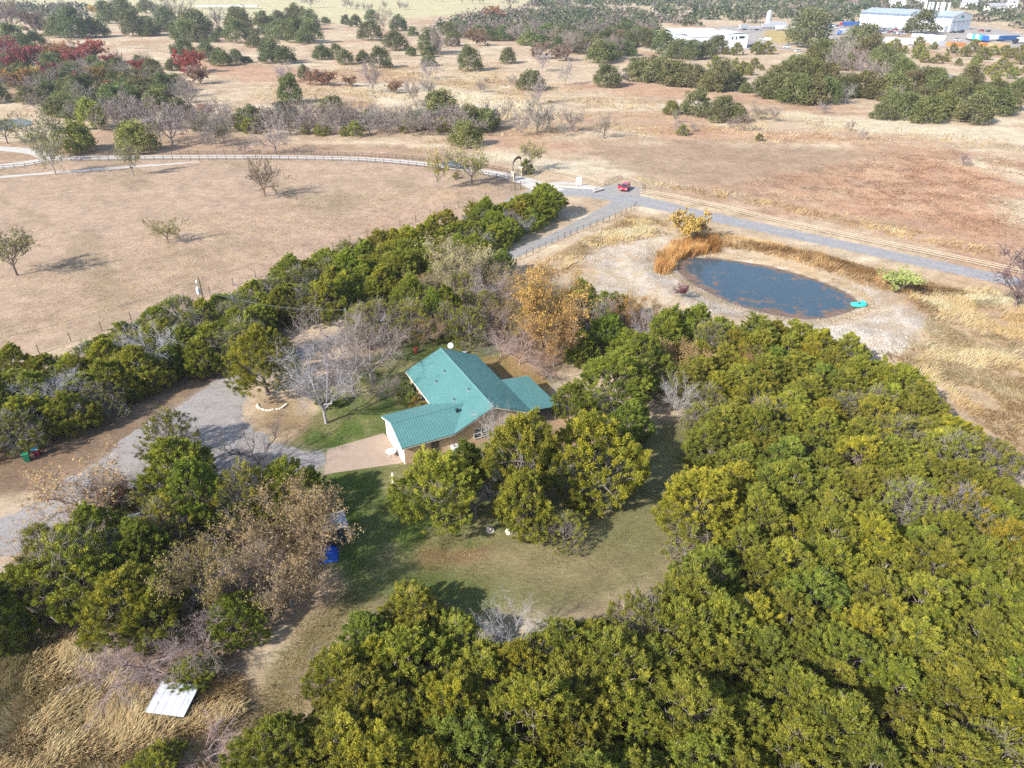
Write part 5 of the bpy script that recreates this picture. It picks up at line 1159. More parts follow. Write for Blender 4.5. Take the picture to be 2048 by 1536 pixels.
# ------------------------------------------------------------------ pasture and lane trees, one by one (foot of trunk in the photo, crown width in photo pixels)
def far_lot(rows, group=None, label=None):
    for r in rows:
        kind, bx, by, w = r[:4]; kw = dict(r[5]) if len(r) > 5 else {}
        TB(kind, bx, by, w, r[4] if len(r) > 4 and r[4] else label, group=None if len(r) > 4 and r[4] else group, **kw)
MOSS = dict(leafc=(1.3, 1.3, .9), barkc=(.65, .6, .55))
far_lot([
 ('semi', 34, 551, 96, 'spreading mossy elm at the left edge of pasture', MOSS), ('semi', 337, 486, 52, 'small mossy elm alone in the pasture', dict(leafc=(1.5,1.4,.8), barkc=(.8,.7,.6))),
 ('bareF', 530, 393, 64, 'round bare tree alone in the pasture', dict(barkc=(.75,.62,.5), ratio=1.0)), ('semi', 267, 351, 44, 'slim evergreen elm below the white lane', dict(leafc=(1.2,1.2,.8), ratio=1.2)),
 ('semi', 111, 349, 56, 'bent elm with pale trunk in front of lane corner', dict(leafc=(1.3,1.3,.9), barkc=(1.2,1.2,1.2), ratio=1.25)), ('semi', 104, 318, 84, 'leaning elm with broad crown at the lane corner', dict(leafc=(1.2,1.25,.9))),
 ('oak', 277, 305, 82, 'round bright juniper like oak beside the white lane', dict(leafc=(1.45,1.5,.8), ratio=.72)), ('oak', 155, 303, 84, 'wide bright green oak left of the round one', dict(leafc=(1.5,1.55,.8), ratio=.75)),
 ('oak', 188, 258, 62, 'yellow green oak at the pond wood edge', dict(leafc=(1.6,1.7,.7), ratio=.85)), ('semi', 16, 287, 60, 'stooping mossy tree at the left edge by the loop lane', MOSS),
 ('bareF', 345, 290, 84, 'broad grey bare tree beyond the lane', dict(barkc=(1.05,1,1.05))), ('bareF', 258, 262, 76, 'wide grey bare tree at the wood edge', dict(barkc=(1.05,1,1.05))), ('bareF', 322, 284, 40, 'slim grey bare tree left of the broad one', dict(ratio=1.2)),
 ('semi', 409, 290, 38, 'narrow mossy tree beyond the lane', dict(ratio=1.3, leafc=(1,1,.8))), ('bareF', 432, 294, 42, 'thin bare tree with straight trunk beyond lane', dict(ratio=1.2)), ('semi', 450, 292, 32, 'slender dark tree right of the thin bare one', dict(ratio=1.4, leafc=(.9,.9,.7))),
 ('bareF', 552, 307, 66, 'forked bare tree right beside the white lane', dict(barkc=(1.3,1.25,1.25))), ('bareF', 490, 305, 28, 'fallen grey snag beside the lane fence', dict(ratio=.6, barkc=(.8,.75,.75))),
 ('semi', 876, 379, 40, 'yellow green elm beside the lane near pickup', dict(leafc=(2.6,2.2,.7), ratio=1.5)), ('semi', 944, 371, 82, 'spreading elm with mistletoe clumps before the gate', dict(leafc=(1.8,1.8,.8), barkc=(.85,.8,.75))), ('semi', 1062, 343, 52, 'leaning elm just beyond the entrance arch', dict(leafc=(1.8,1.8,.8), barkc=(.85,.8,.75), ratio=.9)),
 ('oak', 932, 292, 64, 'lone round live oak beyond the lane', dict(leafc=(1.15,1.15,.85), ratio=.86)), ('junS', 912, 358, 12, 'small evergreen under the mistletoe elm', dict(leafc=(1.3,1.3,.8))), ('junS', 1052, 349, 26, 'low shrub beside the right stone pillar', dict(leafc=(.8,1,.7))),
 ('oak', 583, 207, 62, 'dense dark live oak on the straw slope', dict(ratio=.9, leafc=(.85,.95,.8))), ('bareF', 569, 166, 36, 'pale bare tree behind the dense dark oak', dict(barkc=(1.4,1.35,1.5))), ('oak', 609, 160, 26, 'small upright oak above the dense dark oak', dict(ratio=1.1)),
 ('leafyF', 634, 170, 28, 'russet tree beside the small upright oak', dict(leafc=(.36,.19,.11))), ('leafyF', 658, 172, 26, 'second russet tree right of the first', dict(leafc=(.38,.20,.12))), ('leafyF', 384, 145, 42, 'crimson tree on the open slope', dict(leafc=(.40,.055,.04), ratio=.85)), ('oak', 347, 141, 36, 'green oak against the crimson tree'),
 ('oak', 938, 142, 48, 'tall round oak in the upper straw field', dict(ratio=.9)), ('oak', 1062, 180, 56, 'rounded oak with bare tree at its foot', dict(ratio=.75)), ('bareF', 1077, 209, 36, 'pale bare tree before the rounded oak', dict(barkc=(1.3,1.25,1.3), ratio=1.2)),
 ('oak', 1212, 173, 68, 'low wide oak at the red grass edge', dict(ratio=.62)), ('bareF', 1240, 171, 28, 'grey brush against the low wide oak', dict(ratio=1)), ('bareF', 1131, 170, 30, 'slim bare tree left of the low wide oak', dict(barkc=(1.3,1.25,1.3), ratio=1.3)),
 ('oak', 1015, 127, 36, 'small oak right of the tall round oak', dict(ratio=.8)), ('bareF', 1084, 143, 38, 'silvery bare tree above the rounded oak', dict(barkc=(1.4,1.35,1.45))), ('bareF', 746, 186, 44, 'tall grey bare tree in the straw field', dict(ratio=1.2, barkc=(1.2,1.1,1.15))), ('leafyF', 792, 187, 24, 'small russet tree right of the tall bare one', dict(leafc=(.40,.24,.14))), ('leafyF', 700, 173, 20, 'little russet tree left of the tall bare one', dict(leafc=(.36,.20,.12))),
 ('bareF', 859, 198, 36, 'bare tree in the middle of straw field', dict(ratio=1.1)), ('bareF', 857, 158, 38, 'grey tree below the evergreen pair', dict(barkc=(1.3,1.25,1.35))), ('oak', 857, 132, 32, 'evergreen above the grey tree'), ('oak', 742, 81, 54, 'broad oak in the upper field', dict(ratio=.62)),
 ('oak', 1342, 229, 34, 'small yellowish oak beside the big oak clump', dict(leafc=(1.3,1.3,.8), ratio=.9)), ('oak', 1392, 232, 66, 'left oak of the big clump by the red grass', dict(ratio=.78)), ('oak', 1440, 242, 66, 'middle oak of the big clump by the red grass', dict(ratio=.7)), ('oak', 1474, 245, 46, 'right oak of the big clump by the red grass', dict(ratio=.85)),
 ('oak', 1615, 92, 98, 'great dome oak left of the factory yard road', dict(ratio=.62)), ('oak', 1722, 99, 82, 'great oak right of the factory yard road', dict(ratio=.66)), ('oak', 1842, 67, 70, 'big oak in front of the warehouse', dict(ratio=.62)), ('oak', 1431, 107, 50, 'oak hugging the white workshop corner', dict(ratio=.66)),
 ('oak', 1765, 239, 46, 'round oak left of the white fallen limb', dict(ratio=.8)), ('oak', 1945, 246, 76, 'oak arching over a white fallen limb', dict(ratio=.66)),
])
SC = ('evergreen oak scattered in the upper fields', 'scattered field oaks'); SB = ('small bare tree in the upper fields', 'scattered bare field trees')
for a, b, w in [(369,112,38),(412,103,24),(418,123,36),(445,132,38),(474,127,28),(495,125,17),(545,125,50),(570,127,40),(644,119,34),(673,114,24),(374,83,46),(400,84,36),(429,85,20),(441,75,24),(475,86,42),(511,95,28),(533,76,52),(564,79,48),(595,85,52),(622,87,46),(480,61,50),(526,53,32),(560,57,42),(595,51,42),(620,59,40),(651,47,16),(692,50,19),(147,77,56),(191,74,52),(266,73,42),(294,70,38),(218,47,42),(253,47,46),(294,26,36),(337,64,46),(390,67,62),(31,99,52),(73,95,38),(797,61,34),(712,54,24),(744,41,24),(826,72,20),(792,101,42),(823,112,20),(861,107,44),(905,92,28),(856,114,26),(691,129,32),(726,125,26),(761,136,40),(1490,185,24),(300,72,40),(120,75,40),(330,62,36),(1325,109,42),(1355,116,44),(1385,119,44),(1412,118,36)]:
    TB('oak', a, b, w * 1.2, SC[0] + (' at far left' if a < 330 else ' left of centre' if a < 640 else ' near the centre' if a < 1000 else ' by the white workshop'), R.uniform(.62, .85), group=SC[1], leafc=tint(.14, (.92, 1, .95)))
for a, b, w in [(106,71,42),(27,73,58),(73,72,46),(140,62,40),(362,62,48),(437,62,40),(240,35,44),(768,63,34),(330,45,38),(962,185,20),(973,167,12),(1025,171,16),(1075,266,54),(1095,262,40),(1144,264,40),(1126,273,22),(1045,271,32),(1208,276,40),(1027,246,14),(1486,262,28),(1357,266,18),(1385,263,16),(1646,227,22),(1699,263,16),(1726,279,14),(1925,330,22),(1515,240,30),(1545,243,26),(1350,246,16),(826,206,32),(880,110,40),(1015,240,30),(1690,207,30),(1580,178,18),(1460,255,16),(905,255,36)]:
    TB('bareF', a, b, w * 1.15, SB[0] + (' at far left' if a < 330 else ' left of centre' if a < 700 else ' near the centre' if a < 1250 else ' right of centre'), R.uniform(.75, 1.05), group=SB[1], barkc=tint(.12, (1.1, 1.03, 1.0)))
for i, (a, b, w, c) in enumerate([(190,128,44,(.44,.11,.07)),(160,139,38,(.40,.11,.09)),(55,152,50,(.40,.11,.10)),(15,114,36,(.40,.09,.09)),(228,143,28,(.34,.08,.08)),(105,159,28,(.36,.06,.08)),(222,197,30,(.36,.05,.03)),(258,175,22,(.75,.52,.09)),(75,167,28,(.62,.44,.10)),(120,128,34,(.45,.20,.07)),(285,150,30,(.42,.10,.06)),(40,180,36,(.50,.30,.08)),(330,205,26,(.55,.32,.07)),(140,175,30,(.40,.09,.06)),(205,168,30,(.36,.24,.07)),(300,180,26,(.40,.2,.08)),(405,224,16,(.70,.25,.05)),(400,168,30,(.30,.17,.11)),(75,70,42,(.30,.16,.11)),(22,36,26,(.45,.38,.08)),(186,28,16,(.70,.48,.10)),(655,106,8,(.5,.12,.05)),(735,160,8,(.55,.2,.06)),(985,42,24,(.48,.24,.08)),(1005,44,18,(.5,.22,.09)),(960,92,26,(.32,.2,.14)),(1080,118,34,(.34,.23,.17)),(1120,122,30,(.34,.22,.16))]):
    kn = 'crimson' if c[1] < .1 else 'yellow' if c[1] > .35 else 'russet'
    TB('leafyF', a, b, w, kn + ' autumn tree dotted among the distant greens', R.uniform(.8, 1), group=kn + ' distant autumn trees', leafc=c)
# the wood round the left pond
W1 = poly([(0,118),(110,108),(210,122),(300,140),(330,165),(400,190),(425,225),(418,240),(300,236),(180,240),(110,236),(70,236),(30,225),(-60,215),(-100,150)])
for q in fill(W1, 110, 6.4):
    if R.random() < .66: plant('oak', q[0], q[1], R.uniform(9, 13), R.uniform(6.5, 8.5), 'dark oak in the mixed wood around the left pond', 'oaks of the left wood', leafc=tint(.2, (.95, 1, .85)))
    else: plant('bareF', q[0], q[1], R.uniform(7, 10), R.uniform(6, 8), 'grey bare tree in the mixed wood around the left pond', 'bare trees of the left wood', barkc=tint(.1, (1.08, 1.02, .98)))
W2 = poly([(160,252),(420,246),(470,262),(440,272),(300,262),(160,262)])
for q in fill(W2, 16, 6): plant('bareF', q[0], q[1], R.uniform(6, 9), R.uniform(5.5, 7.5), 'grey bare tree along the wood edge above the lane', 'bare trees along the wood edge', barkc=tint(.1, (1.08, 1.02, .98)))
# creek line of grey brush between lane and straw slope
W3 = poly([(455,250),(600,250),(760,248),(900,250),(990,252),(960,270),(800,272),(700,274),(600,270),(470,276)])
for q in fill(W3, 60, 5.4):
    k = R.random()
    if k < .74: plant('bareF', q[0], q[1], R.uniform(7, 10), R.uniform(5, 7), 'grey bare tree in the creek thicket beyond the lane', 'bare trees of the creek thicket', barkc=tint(.1, (1.05, 1.0, .97)))
    elif k < .9: plant('oak', q[0], q[1], R.uniform(8, 12), R.uniform(6, 8), 'green oak in the creek thicket beyond the lane', 'oaks of the creek thicket', leafc=tint(.15, (1, 1.05, .9)))
    else: plant('junS', q[0], q[1], 5, 4, 'bright low juniper along the creek thicket', 'junipers of the creek thicket', leafc=tint(.1, (1.1, 1.15, .8)))
for a, b, w in [(665,232,60),(700,238,40),(880,240,84),(835,256,60),(570,240,60),(545,246,40)]: TB('oak', a, b, w, 'larger oak rising over the creek thicket', .62, group='large oaks of the creek thicket', leafc=tint(.1, (1.0, 1.05, .85)))
for a, b, w in [(610,268,16),(655,270,16),(690,272,18),(812,266,22),(640,272,20),(990,246,22)]: TB('junS', a, b, w, 'bright small juniper at the foot of creek thicket', group='junipers of the creek thicket', leafc=(1.2,1.25,.8))
# oak belt right of centre
for a, b, w in [(1287,162,58),(1318,166,50),(1345,170,62),(1370,172,50),(1390,174,52),(1420,182,50),(1440,181,56),(1463,176,42),(1270,150,40),(1305,150,44)]:
    TB('oak', a, b, w * 1.18, 'oak in the short belt below the white workshop', R.uniform(.65, .8), group='oaks of the belt below the workshop', leafc=tint(.12))
for a, b, w in [(1535,195,58),(1560,200,50),(1592,206,64),(1625,208,56),(1650,206,52),(1560,172,52),(1590,168,50),(1615,168,58),(1655,176,52),(1590,150,46),(1622,140,50),(1640,128,46),(1655,114,42),(1735,124,54),(1760,130,46),(1755,152,48),(1790,150,44),(1690,194,54),(1722,195,54),(1748,198,48),(1782,200,58),(1800,168,48),(1842,176,52),(1825,186,46),(1872,190,50),(1902,194,48),(1935,182,52),(1870,165,40),(1810,238,62),(1850,244,64),(1882,232,54),(1912,212,50),(1920,236,44),(1988,230,58),(2012,220,44),(2034,195,48),(1985,205,44),(1840,215,50),(1780,222,44),(1960,215,50),(1690,140,40)]:
    TB('oak', a, b, w * 1.22, ('left' if a < 1680 else 'middle' if a < 1850 else 'right') + ' part oak of the grove below the factory yard', R.uniform(.62, .8), group='oaks of the large grove', leafc=tint(.16, (1.02, 1.02, .88)))
for a, b, w in [(1690,122,46),(1672,132,40),(1705,152,44),(1730,160,40),(1760,165,36),(1790,208,34),(1515,190,30),(1715,140,40),(1668,150,40)]:
    TB('bareF', a, b, w, 'grey bare tree inside the large grove', .85, group='bare trees of the large grove', barkc=tint(.1, (1.1, 1.04, 1.02)))
JS = ('small round juniper dotted on the pale slope by the yard', 'junipers dotted by the yard')
for q in [(1862,100),(1790,104),(1808,108),(1835,98),(1905,108),(1925,112),(1944,106),(1965,118),(1985,112),(2005,108),(2020,116),(2040,112),(1853,124),(1875,128),(1895,125),(1915,130),(1940,138),(1970,146),(1985,152),(2010,142),(2030,150),(2045,144),(1992,160),(2018,158),(1832,117),(1775,112),(1770,104),(1788,116),(1845,112),(1955,130),(2000,135),(2035,128),(1425,137),(1472,112),(1450,108),(1512,108),(1530,107),(1490,140),(1500,150),(1510,138),(1482,148),(1478,160),(1470,135),(1520,142),(1440,140),(1085,62),(1105,60),(1130,58),(1365,272),(1520,280)]:
    TB('junS', q[0] + R.uniform(-4, 4), q[1] + R.uniform(-2, 2), R.uniform(13, 26), JS[0], R.uniform(.6, .9), group=JS[1], leafc=tint(.12, (.95, 1.0, .8)))
# the long wood across the top
W4 = poly([(860,66),(900,50),(960,34),(1040,30),(1100,26),(1180,24),(1260,30),(1300,34),(1312,60),(1312,92),(1260,110),(1200,132),(1130,110),(1060,94),(1000,82),(930,80)])
W4P = sorted(fill(W4, 330, 9.2), key=lambda q: q[1])
for q in W4P[:84]:
    k = R.random(); near = q[1] < 620
    if k < .62: plant('oak', q[0], q[1], R.uniform(13, 19), R.uniform(8, 11), 'oak in the long wood across the upper middle', 'oaks of the long wood', leafc=tint(.18, (.9, .98, .9)))
    elif k < .93: plant('bareF', q[0], q[1], R.uniform(11, 15), R.uniform(7, 10), 'grey bare tree in the long wood across the upper middle', 'bare trees of the long wood', barkc=tint(.1, (1.08, 1.0, .98)))
    else: plant('leafyF', q[0], q[1], R.uniform(8, 12), R.uniform(6, 8), 'rust coloured tree in the long wood across the upper middle', 'rust trees of the long wood', leafc=tint(.15, (.36, .20, .10)))
for a, b, w in [(622,16,30),(693,17,14),(702,18,14),(716,20,12),(730,22,14),(742,22,12),(770,18,12),(800,19,14),(812,19,12),(925,8,20),(945,8,20),(960,8,18),(1020,18,32),(870,4,12),(885,4,12),(1120,16,26),(690,6,10)]:
    TB('bareF', a, b, w, 'tiny bare tree standing in the farthest pale field', .95, group='bare trees of the farthest field', barkc=(.8,.75,.75))
# far woodland beyond: one mass
def woodland():
    rng = np.random.default_rng(5); P = []
    zones = [([(1060,14),(1300,12),(1320,30),(1290,40),(1330,52),(1420,52),(1560,46),(1700,44),(1720,24),(1960,20),(1960,44),(2000,52),(2100,62),(2200,70),(2200,-14),(1060,-14)], 720, 15), ([(-200,28),(60,12),(130,14),(200,20),(160,34),(60,34),(-200,60)], 70, 14), ([(-300,-12),(2300,-12),(2900,-42),(-900,-42)], 900, 26)]
    V = []; F = []; vv = []; C = []; n0 = 0
    for zp, n, dm in zones:
        for q in fill(poly(zp), n, dm):
            if 250 < q[0] < 420 and 600 < q[1] < 730 : continue
            w = rng.uniform(.45, .62) * 17; h = w * rng.uniform(.55, .75); k = 64; d = unit(rng.normal(0, 1, (k, 3)) * np.array([1, 1, .8])); d[:, 2] = np.abs(d[:, 2])
            c = np.array([q[0], q[1], gz(*q)]) + d * np.array([w, w, h * 1.25]) * rng.uniform(.72, 1.0, (k, 1)) * (1 + .2 * np.sin(3 * np.arctan2(d[:, 1], d[:, 0]) + rng.uniform(0, 6)))[:, None]
            v0 = rng.uniform(.15, .8); a, b = quads(c, rng, 2.2, np.clip(v0 + rng.normal(0, .12, k), 0, 1), 1.0); V.append(a); vv.append(b)
    for q in W4P[84:]:
        w = rng.uniform(6.5, 9.5); h = w * rng.uniform(1.0, 1.3); k = 110; d = unit(rng.normal(0, 1, (k, 3)) * np.array([1, 1, .8])); d[:, 2] = np.abs(d[:, 2])
        c = np.array([q[0], q[1], gz(*q)]) + d * np.array([w, w, h]) * rng.uniform(.7, 1.0, (k, 1)) * (1 + .2 * np.sin(3 * np.arctan2(d[:, 1], d[:, 0]) + rng.uniform(0, 6)))[:, None]
        v0 = rng.uniform(.1, .6) if rng.random() < .62 else rng.uniform(.72, .95); a, b = quads(c, rng, 1.3, np.clip(v0 + rng.normal(0, .06, k), 0, 1), 1.0); V.append(a); vv.append(b)
    V = np.concatenate(V); me = mesh_np('far_woodland', V, quadf(len(V) // 4), None, np.concatenate(vv))
    m, nt, n, l, b = nodes_of('woodland_leaf'); at = n.new('ShaderNodeAttribute'); at.attribute_name = 'var'
    c = ramp(nt, at.outputs['Fac'], [(0.0, (.045, .06, .03)), (.35, (.08, .10, .05)), (.62, (.11, .12, .06)), (.72, (.17, .145, .125)), (1.0, (.22, .17, .14))]); l.new(c, b.inputs['Base Color']); b.inputs['Roughness'].default_value = .8; b.inputs['Specular IOR Level'].default_value = .1
    me.materials.append(m); tag(link('far_woodland', me), 'distant oak woodland stretching to the horizon', 'woodland', kind='stuff')
woodland()

# ------------------------------------------------------------------ factory yard
def rect_from(px_corner, px_along, depth):
    c = np.array(G(*px_corner)); a = np.array(G(*px_along)); e = (a - c); L = np.linalg.norm(e); e /= L; n = np.array([e[1], -e[0]])
    if n[1] < 0: n = -n
    return c, e, n, L
def warehouse():
    plain('panel_white', (.74, .76, .80), .5, .1, .4, .03, .05); plain('panel_roof', (.40, .46, .54), .5, .2, .4, .05, .05); plain('gutter_blue', (.13, .18, .26), .5); plain('sign_teal', (.02, .30, .27), .5); plain('door_white', (.62, .66, .72), .5)
    plain('panel_shade', (.60, .66, .76), .5, .1, .4, .03, .05)
    c, e, n, L = rect_from((1898, 62.5), (1717, 50.5), 0); ang = math.atan2(e[1], e[0]); L *= 1.0; Dp = 34.0
    t = thing('warehouse', 'huge white metal warehouse with row of roof stacks', 'warehouse', (c[0], c[1], gz(*c)), ang); s = 1 if (Matrix.Rotation(ang, 3, 'Z') @ Vector((0, 1, 0))).y * n[1] + (Matrix.Rotation(ang, 3, 'Z') @ Vector((0, 1, 0))).x * n[0] > 0 else -1
    ez, rz = 11.0, 14.2; D = s * Dp
    m = MB(); m.poly([(0, 0, -2), (L, 0, -2), (L, 0, ez), (0, 0, ez)], s < 0); m.poly([(L, 0, -2), (L, D, -2), (L, D, ez), (L, D/2, rz), (L, 0, ez)], s < 0); m.poly([(L, D, -2), (0, D, -2), (0, D, ez), (L, D, ez)], s < 0); m.build('wall', 'panel_white', t)
    MB().poly([(0, D, -2), (0, 0, -2), (0, 0, ez), (0, D/2, rz), (0, D, ez)], s < 0).build('gable_wall', 'panel_white', t)
    for a, b in ((0, D/2), (D, D/2)): 
        q = MB().poly([(-.8, a - (.8 * s if a == 0 else -.8 * s), ez - .1), (L + .8, a - (.8 * s if a == 0 else -.8 * s), ez - .1), (L + .8, b, rz + .1), (-.8, b, rz + .1)], (s < 0) ^ (a != 0)).build('roof', 'panel_roof', t)
    nb = 11
    for i in range(nb): MB().box(L * i / nb + .3, L * (i + 1) / nb - .3, -.5 if s > 0 else .1, -.1 if s > 0 else .5, ez - 1.5, ez - .3).build('clerestory', 'gutter_blue', t)
    for i in range(nb + 1): MB().box(L * i / nb - .15, L * i / nb + .15, -.25 if s > 0 else .02, -.02 if s > 0 else .25, -1, ez - 1.5).build('pilaster', 'panel_shade', t)
    for i in range(4):
        y0 = s * (2.2 + i * 8.0); d = MB().box(-.12, -.02, min(y0, y0 + s * 5.2), max(y0, y0 + s * 5.2), 0, 6.6).build('roller_door', 'door_white', t)
        MB().box(-.3, -.02, min(y0 - s * .4, y0 + s * 5.6), max(y0 - s * .4, y0 + s * 5.6), 6.62, 7.1).build('lintel', 'gutter_blue', d)
        for k in range(1, 5): MB().box(-.16, -.125, min(y0, y0 + s * 5.2), max(y0, y0 + s * 5.2), k * 1.3, k * 1.3 + .12).build('slat', 'panel_shade', d)
    MB().box(-.2, -.03, min(s * 14.5, s * 19), max(s * 14.5, s * 19), 9.4, 11.2).build('sign_panel', 'sign_teal', t)
    # lean-to office against the long side
    q = MB(); q.box(1.0, 16, -7 if s > 0 else .05, -.05 if s > 0 else 7, -1, 4.4).build('office', 'panel_white', t)
    for i in range(5): MB().box(2 + i * 2.8, 3.6 + i * 2.8, -7.1 if s > 0 else 7.01, -7.01 if s > 0 else 7.1, 1.2, 2.8).build('office_window', 'glass_dark', t)
    for px in (1850, 1858, 1864, 1874, 1882, 1887, 1897):
        best = None
        for k in range(200):
            X = L * k / 200; w3 = Matrix.Rotation(ang, 3, 'Z') @ Vector((X, D * .62, 0)); X3, Y3 = c[0] + w3.x, c[1] + w3.y
            pp = 1024 + FPX * X3 / depth_at(X3, Y3, 15)
            if best is None or abs(pp - px) < best[0]: best = (abs(pp - px), X)
        k = MB().lathe([(.9, rz - 3), (.9, rz + 5.2), (1.1, rz + 5.3), (1.1, rz + 6), (.8, rz + 6)], 10, (best[1], D * .62, 0)).build('roof_stack', 'panel_white', t, smooth=False)
    return c, e, n
WH = warehouse()
def workshop():
    c, e, n, L = rect_from((1454, 96.5), (1493, 96), 0)
    t = thing('workshop', 'white metal workshop with tall gabled office block', 'workshop', (c[0], c[1], gz(*c)), math.atan2(e[1], e[0]))
    W = L
    MB().box(0, W, 0, 24, -1, 8.6).build('office_block', 'panel_white', t)
    MB().prism([(-.5, 8.55), (W / 2, 9.5), (W + .5, 8.55), (W / 2, 9.35)], -.4, 24.4).build('roof', 'panel_white', t)
    for a in (2.5, 5.2): MB().box(a, a + .9, -.1, -.01, 5.2, 7).build('window', 'glass_dark', t)
    MB().box(7.6, 11.5, -.1, -.01, 5.8, 7.2).build('window', 'glass_dark', t); MB().box(4.6, 5.8, -.1, -.01, 0, 2.4).build('door', 'glass_dark', t)
    MB().box(-24, -.05, 5, 26, -1, 6.6).build('workshop_hall', 'panel_white', t); MB().prism([(4.6, 6.6), (15.5, 8.0), (26.4, 6.6), (15.5, 7.8)], -24.3, -.06, 'x').build('roof', 'panel_white', t)
    for i in range(3): MB().box(-22 + i * 7.5, -17 + i * 7.5, 4.9, 4.99, 0, 4.8).build('bay_door', 'panel_shade', t)
    c2 = np.array(G(1349, 88)); t2 = thing('storage_hall', 'long low white storage hall left of the workshop', 'warehouse', (c2[0], c2[1], gz(*c2)), math.atan2(e[1], e[0]))
    MB().box(0, 34, 0, 34, -1, 6.5).build('wall', 'panel_white', t2); MB().prism([(-.4, 6.5), (17, 8.6), (34.4, 6.5), (17, 8.4)], -.4, 34.4, 'x').build('roof', 'panel_white', t2)
    for i in range(4): MB().box(2 + i * 8, 7.5 + i * 8, -.1, -.01, 0, 4.5).build('bay_door', 'panel_shade', t2)
workshop()
PAINT = dict(white=(.72,.73,.74), blue=(.03,.12,.42), dark=(.03,.035,.045), silver=(.42,.44,.47), red=(.42,.03,.03), teal=(.03,.40,.38), navy=(.02,.08,.22), tan=(.50,.34,.18), orange=(.55,.22,.06))
for k_, c_ in PAINT.items(): plain('paint_' + k_, c_, .4, .1, .45, .04, .3)
CARM = {}
def car_far(px, py, col, rz, label, group, van=False):
    x, y = G(px, py); t = thing('parked_car' if not van else 'parked_van', label, 'car' if not van else 'van', (x, y, gz(x, y) + .08), rz, group)
    if 'g' not in CARM:
        b = [(-1.2, .98), (-.5, 1.55), (1.2, 1.58), (1.9, 1.0)]; m = MB()
        for s in (-1, 1):
            for i, (a, z) in enumerate(b): m.v.append((a, s * (.86 if i in (0, 3) else .7), z))
        m.f = [[0, 1, 2, 3], [7, 6, 5, 4], [0, 4, 5, 1], [2, 6, 7, 3], [1, 5, 6, 2]]; CARM['g'] = m.mesh('cabin', 'glass_dark'); m = MB()
        for a in (-1.4, 1.4):
            for s in (-.82, .82): m.tube([(a, s - .1, .34), (a, s + .1, .34)], .34, 8)
        CARM['w'] = m.mesh('wheels', 'black_rubber')
    if (col, van) not in CARM:
        m = MB(); m.prism([(-2.2, .35), (-2.25, .8), (-1.3, 1.0), (2.0, 1.02), (2.25, .9), (2.25, .35)] if not van else [(-2.5, .4), (-2.6, 1.0), (-2.0, 1.2), (-1.5, 2.1), (2.8, 2.2), (2.8, .4)], -.92, .92); CARM[(col, van)] = m.mesh('body', 'paint_' + col)
    link('body', CARM[(col, van)], t)
    if not van:
        link('cabin', CARM['g'], t)
        if (col, 'r') not in CARM: CARM[(col, 'r')] = MB().box(-.5, 1.2, -.7, .7, 1.585, 1.62).mesh('roof', 'paint_' + col)
        link('roof', CARM[(col, 'r')], t)
    w = link('wheels', CARM['w'], t); w['kind'] = 'stuff'
def trailer(px, py, col, L, rz, label, group, cab=None, h=3.9):
    x, y = G(px, py); t = thing('semi_trailer', label, 'trailer', (x, y, gz(x, y)), rz, group)
    k = ('t', col, L, h)
    if k not in CARM: CARM[k] = MB().box(-L/2, L/2, -1.28, 1.28, 1.1, h).mesh('cargo_box', 'paint_' + col); CARM[k + ('c',)] = MB().box(-L/2 + .3, L/2 - .3, -.5, .5, .75, 1.09).mesh('chassis', 'dark_metal')
    if 'tw' not in CARM: CARM['tw'] = MB().tube([(0, -1.2, .5), (0, 1.2, .5)], .5, 10).mesh('axle', 'black_rubber')
    link('cargo_box', CARM[k], t); link('chassis', CARM[k + ('c',)], t)
    for a in (L/2 - 1.2, L/2 - 2.5): link('axle', CARM['tw'], t, (a, 0, 0))
    if cab:
        if ('cab', cab) not in CARM: CARM[('cab', cab)] = MB().prism([(-3.2, .7), (-3.2, 1.6), (-2.2, 1.8), (-1.7, 3.2), (-.6, 3.5), (-.6, .7)], -1.2, 1.2).mesh('cab', 'paint_' + cab)
        link('cab', CARM[('cab', cab)], t, (-L/2 + .4, 0, 0)); link('axle', CARM['tw'], t, (-L/2 - 2.2, 0, 0))
def crate(px, py, w, d, h, col, rz, label, group, name='storage_crate', cat='crate'):
    x, y = G(px, py); k = ('b', w, d, h, col)
    if k not in CARM: CARM[k] = MB().box(-w/2, w/2, -d/2, d/2, -.3, h).mesh('container', 'paint_' + col)
    o = link(name, CARM[k], None, (x, y, gz(x, y)), (0, 0, rz)); tag(o, label, cat, group)
for i, px in enumerate((1938, 1944, 1950, 1957, 1963, 1969)): trailer(px + 0, 80 + i * .7, ['white','teal','white','teal','blue','blue'][i], 13.0, 1.2, ['white', 'teal', 'white', 'teal', 'blue', 'blue'][i] + ' trailer in the row right of the warehouse doors', 'row of ' + ['white', 'teal', 'white', 'teal', 'blue', 'blue'][i] + ' trailers')
trailer(1984, 82, 'white', 15, .15, 'long white trailer with cab at the yard right end', None, 'white'); trailer(2016, 83, 'navy', 14, .1, 'navy blue trailer at the far right of the yard', None); trailer(2046, 87, 'white', 12, .3, 'white truck cut by the right edge of the yard', None, 'dark')
trailer(1700, 53, 'blue', 16, .1, 'bright blue trailer left of the warehouse', None, 'red'); trailer(1690, 69, 'white', 11, .5, 'white box truck with blue cab near the yard road', None, 'blue')
trailer(1330, 82, 'blue', 5, .4, 'blue tank truck at the left end of storage hall', None, 'blue'); trailer(1350, 90, 'white', 8, .2, 'cream box body parked before the storage hall', None); trailer(1384, 93, 'white', 7, .9, 'white cab truck parked before the workshop', None, 'blue')
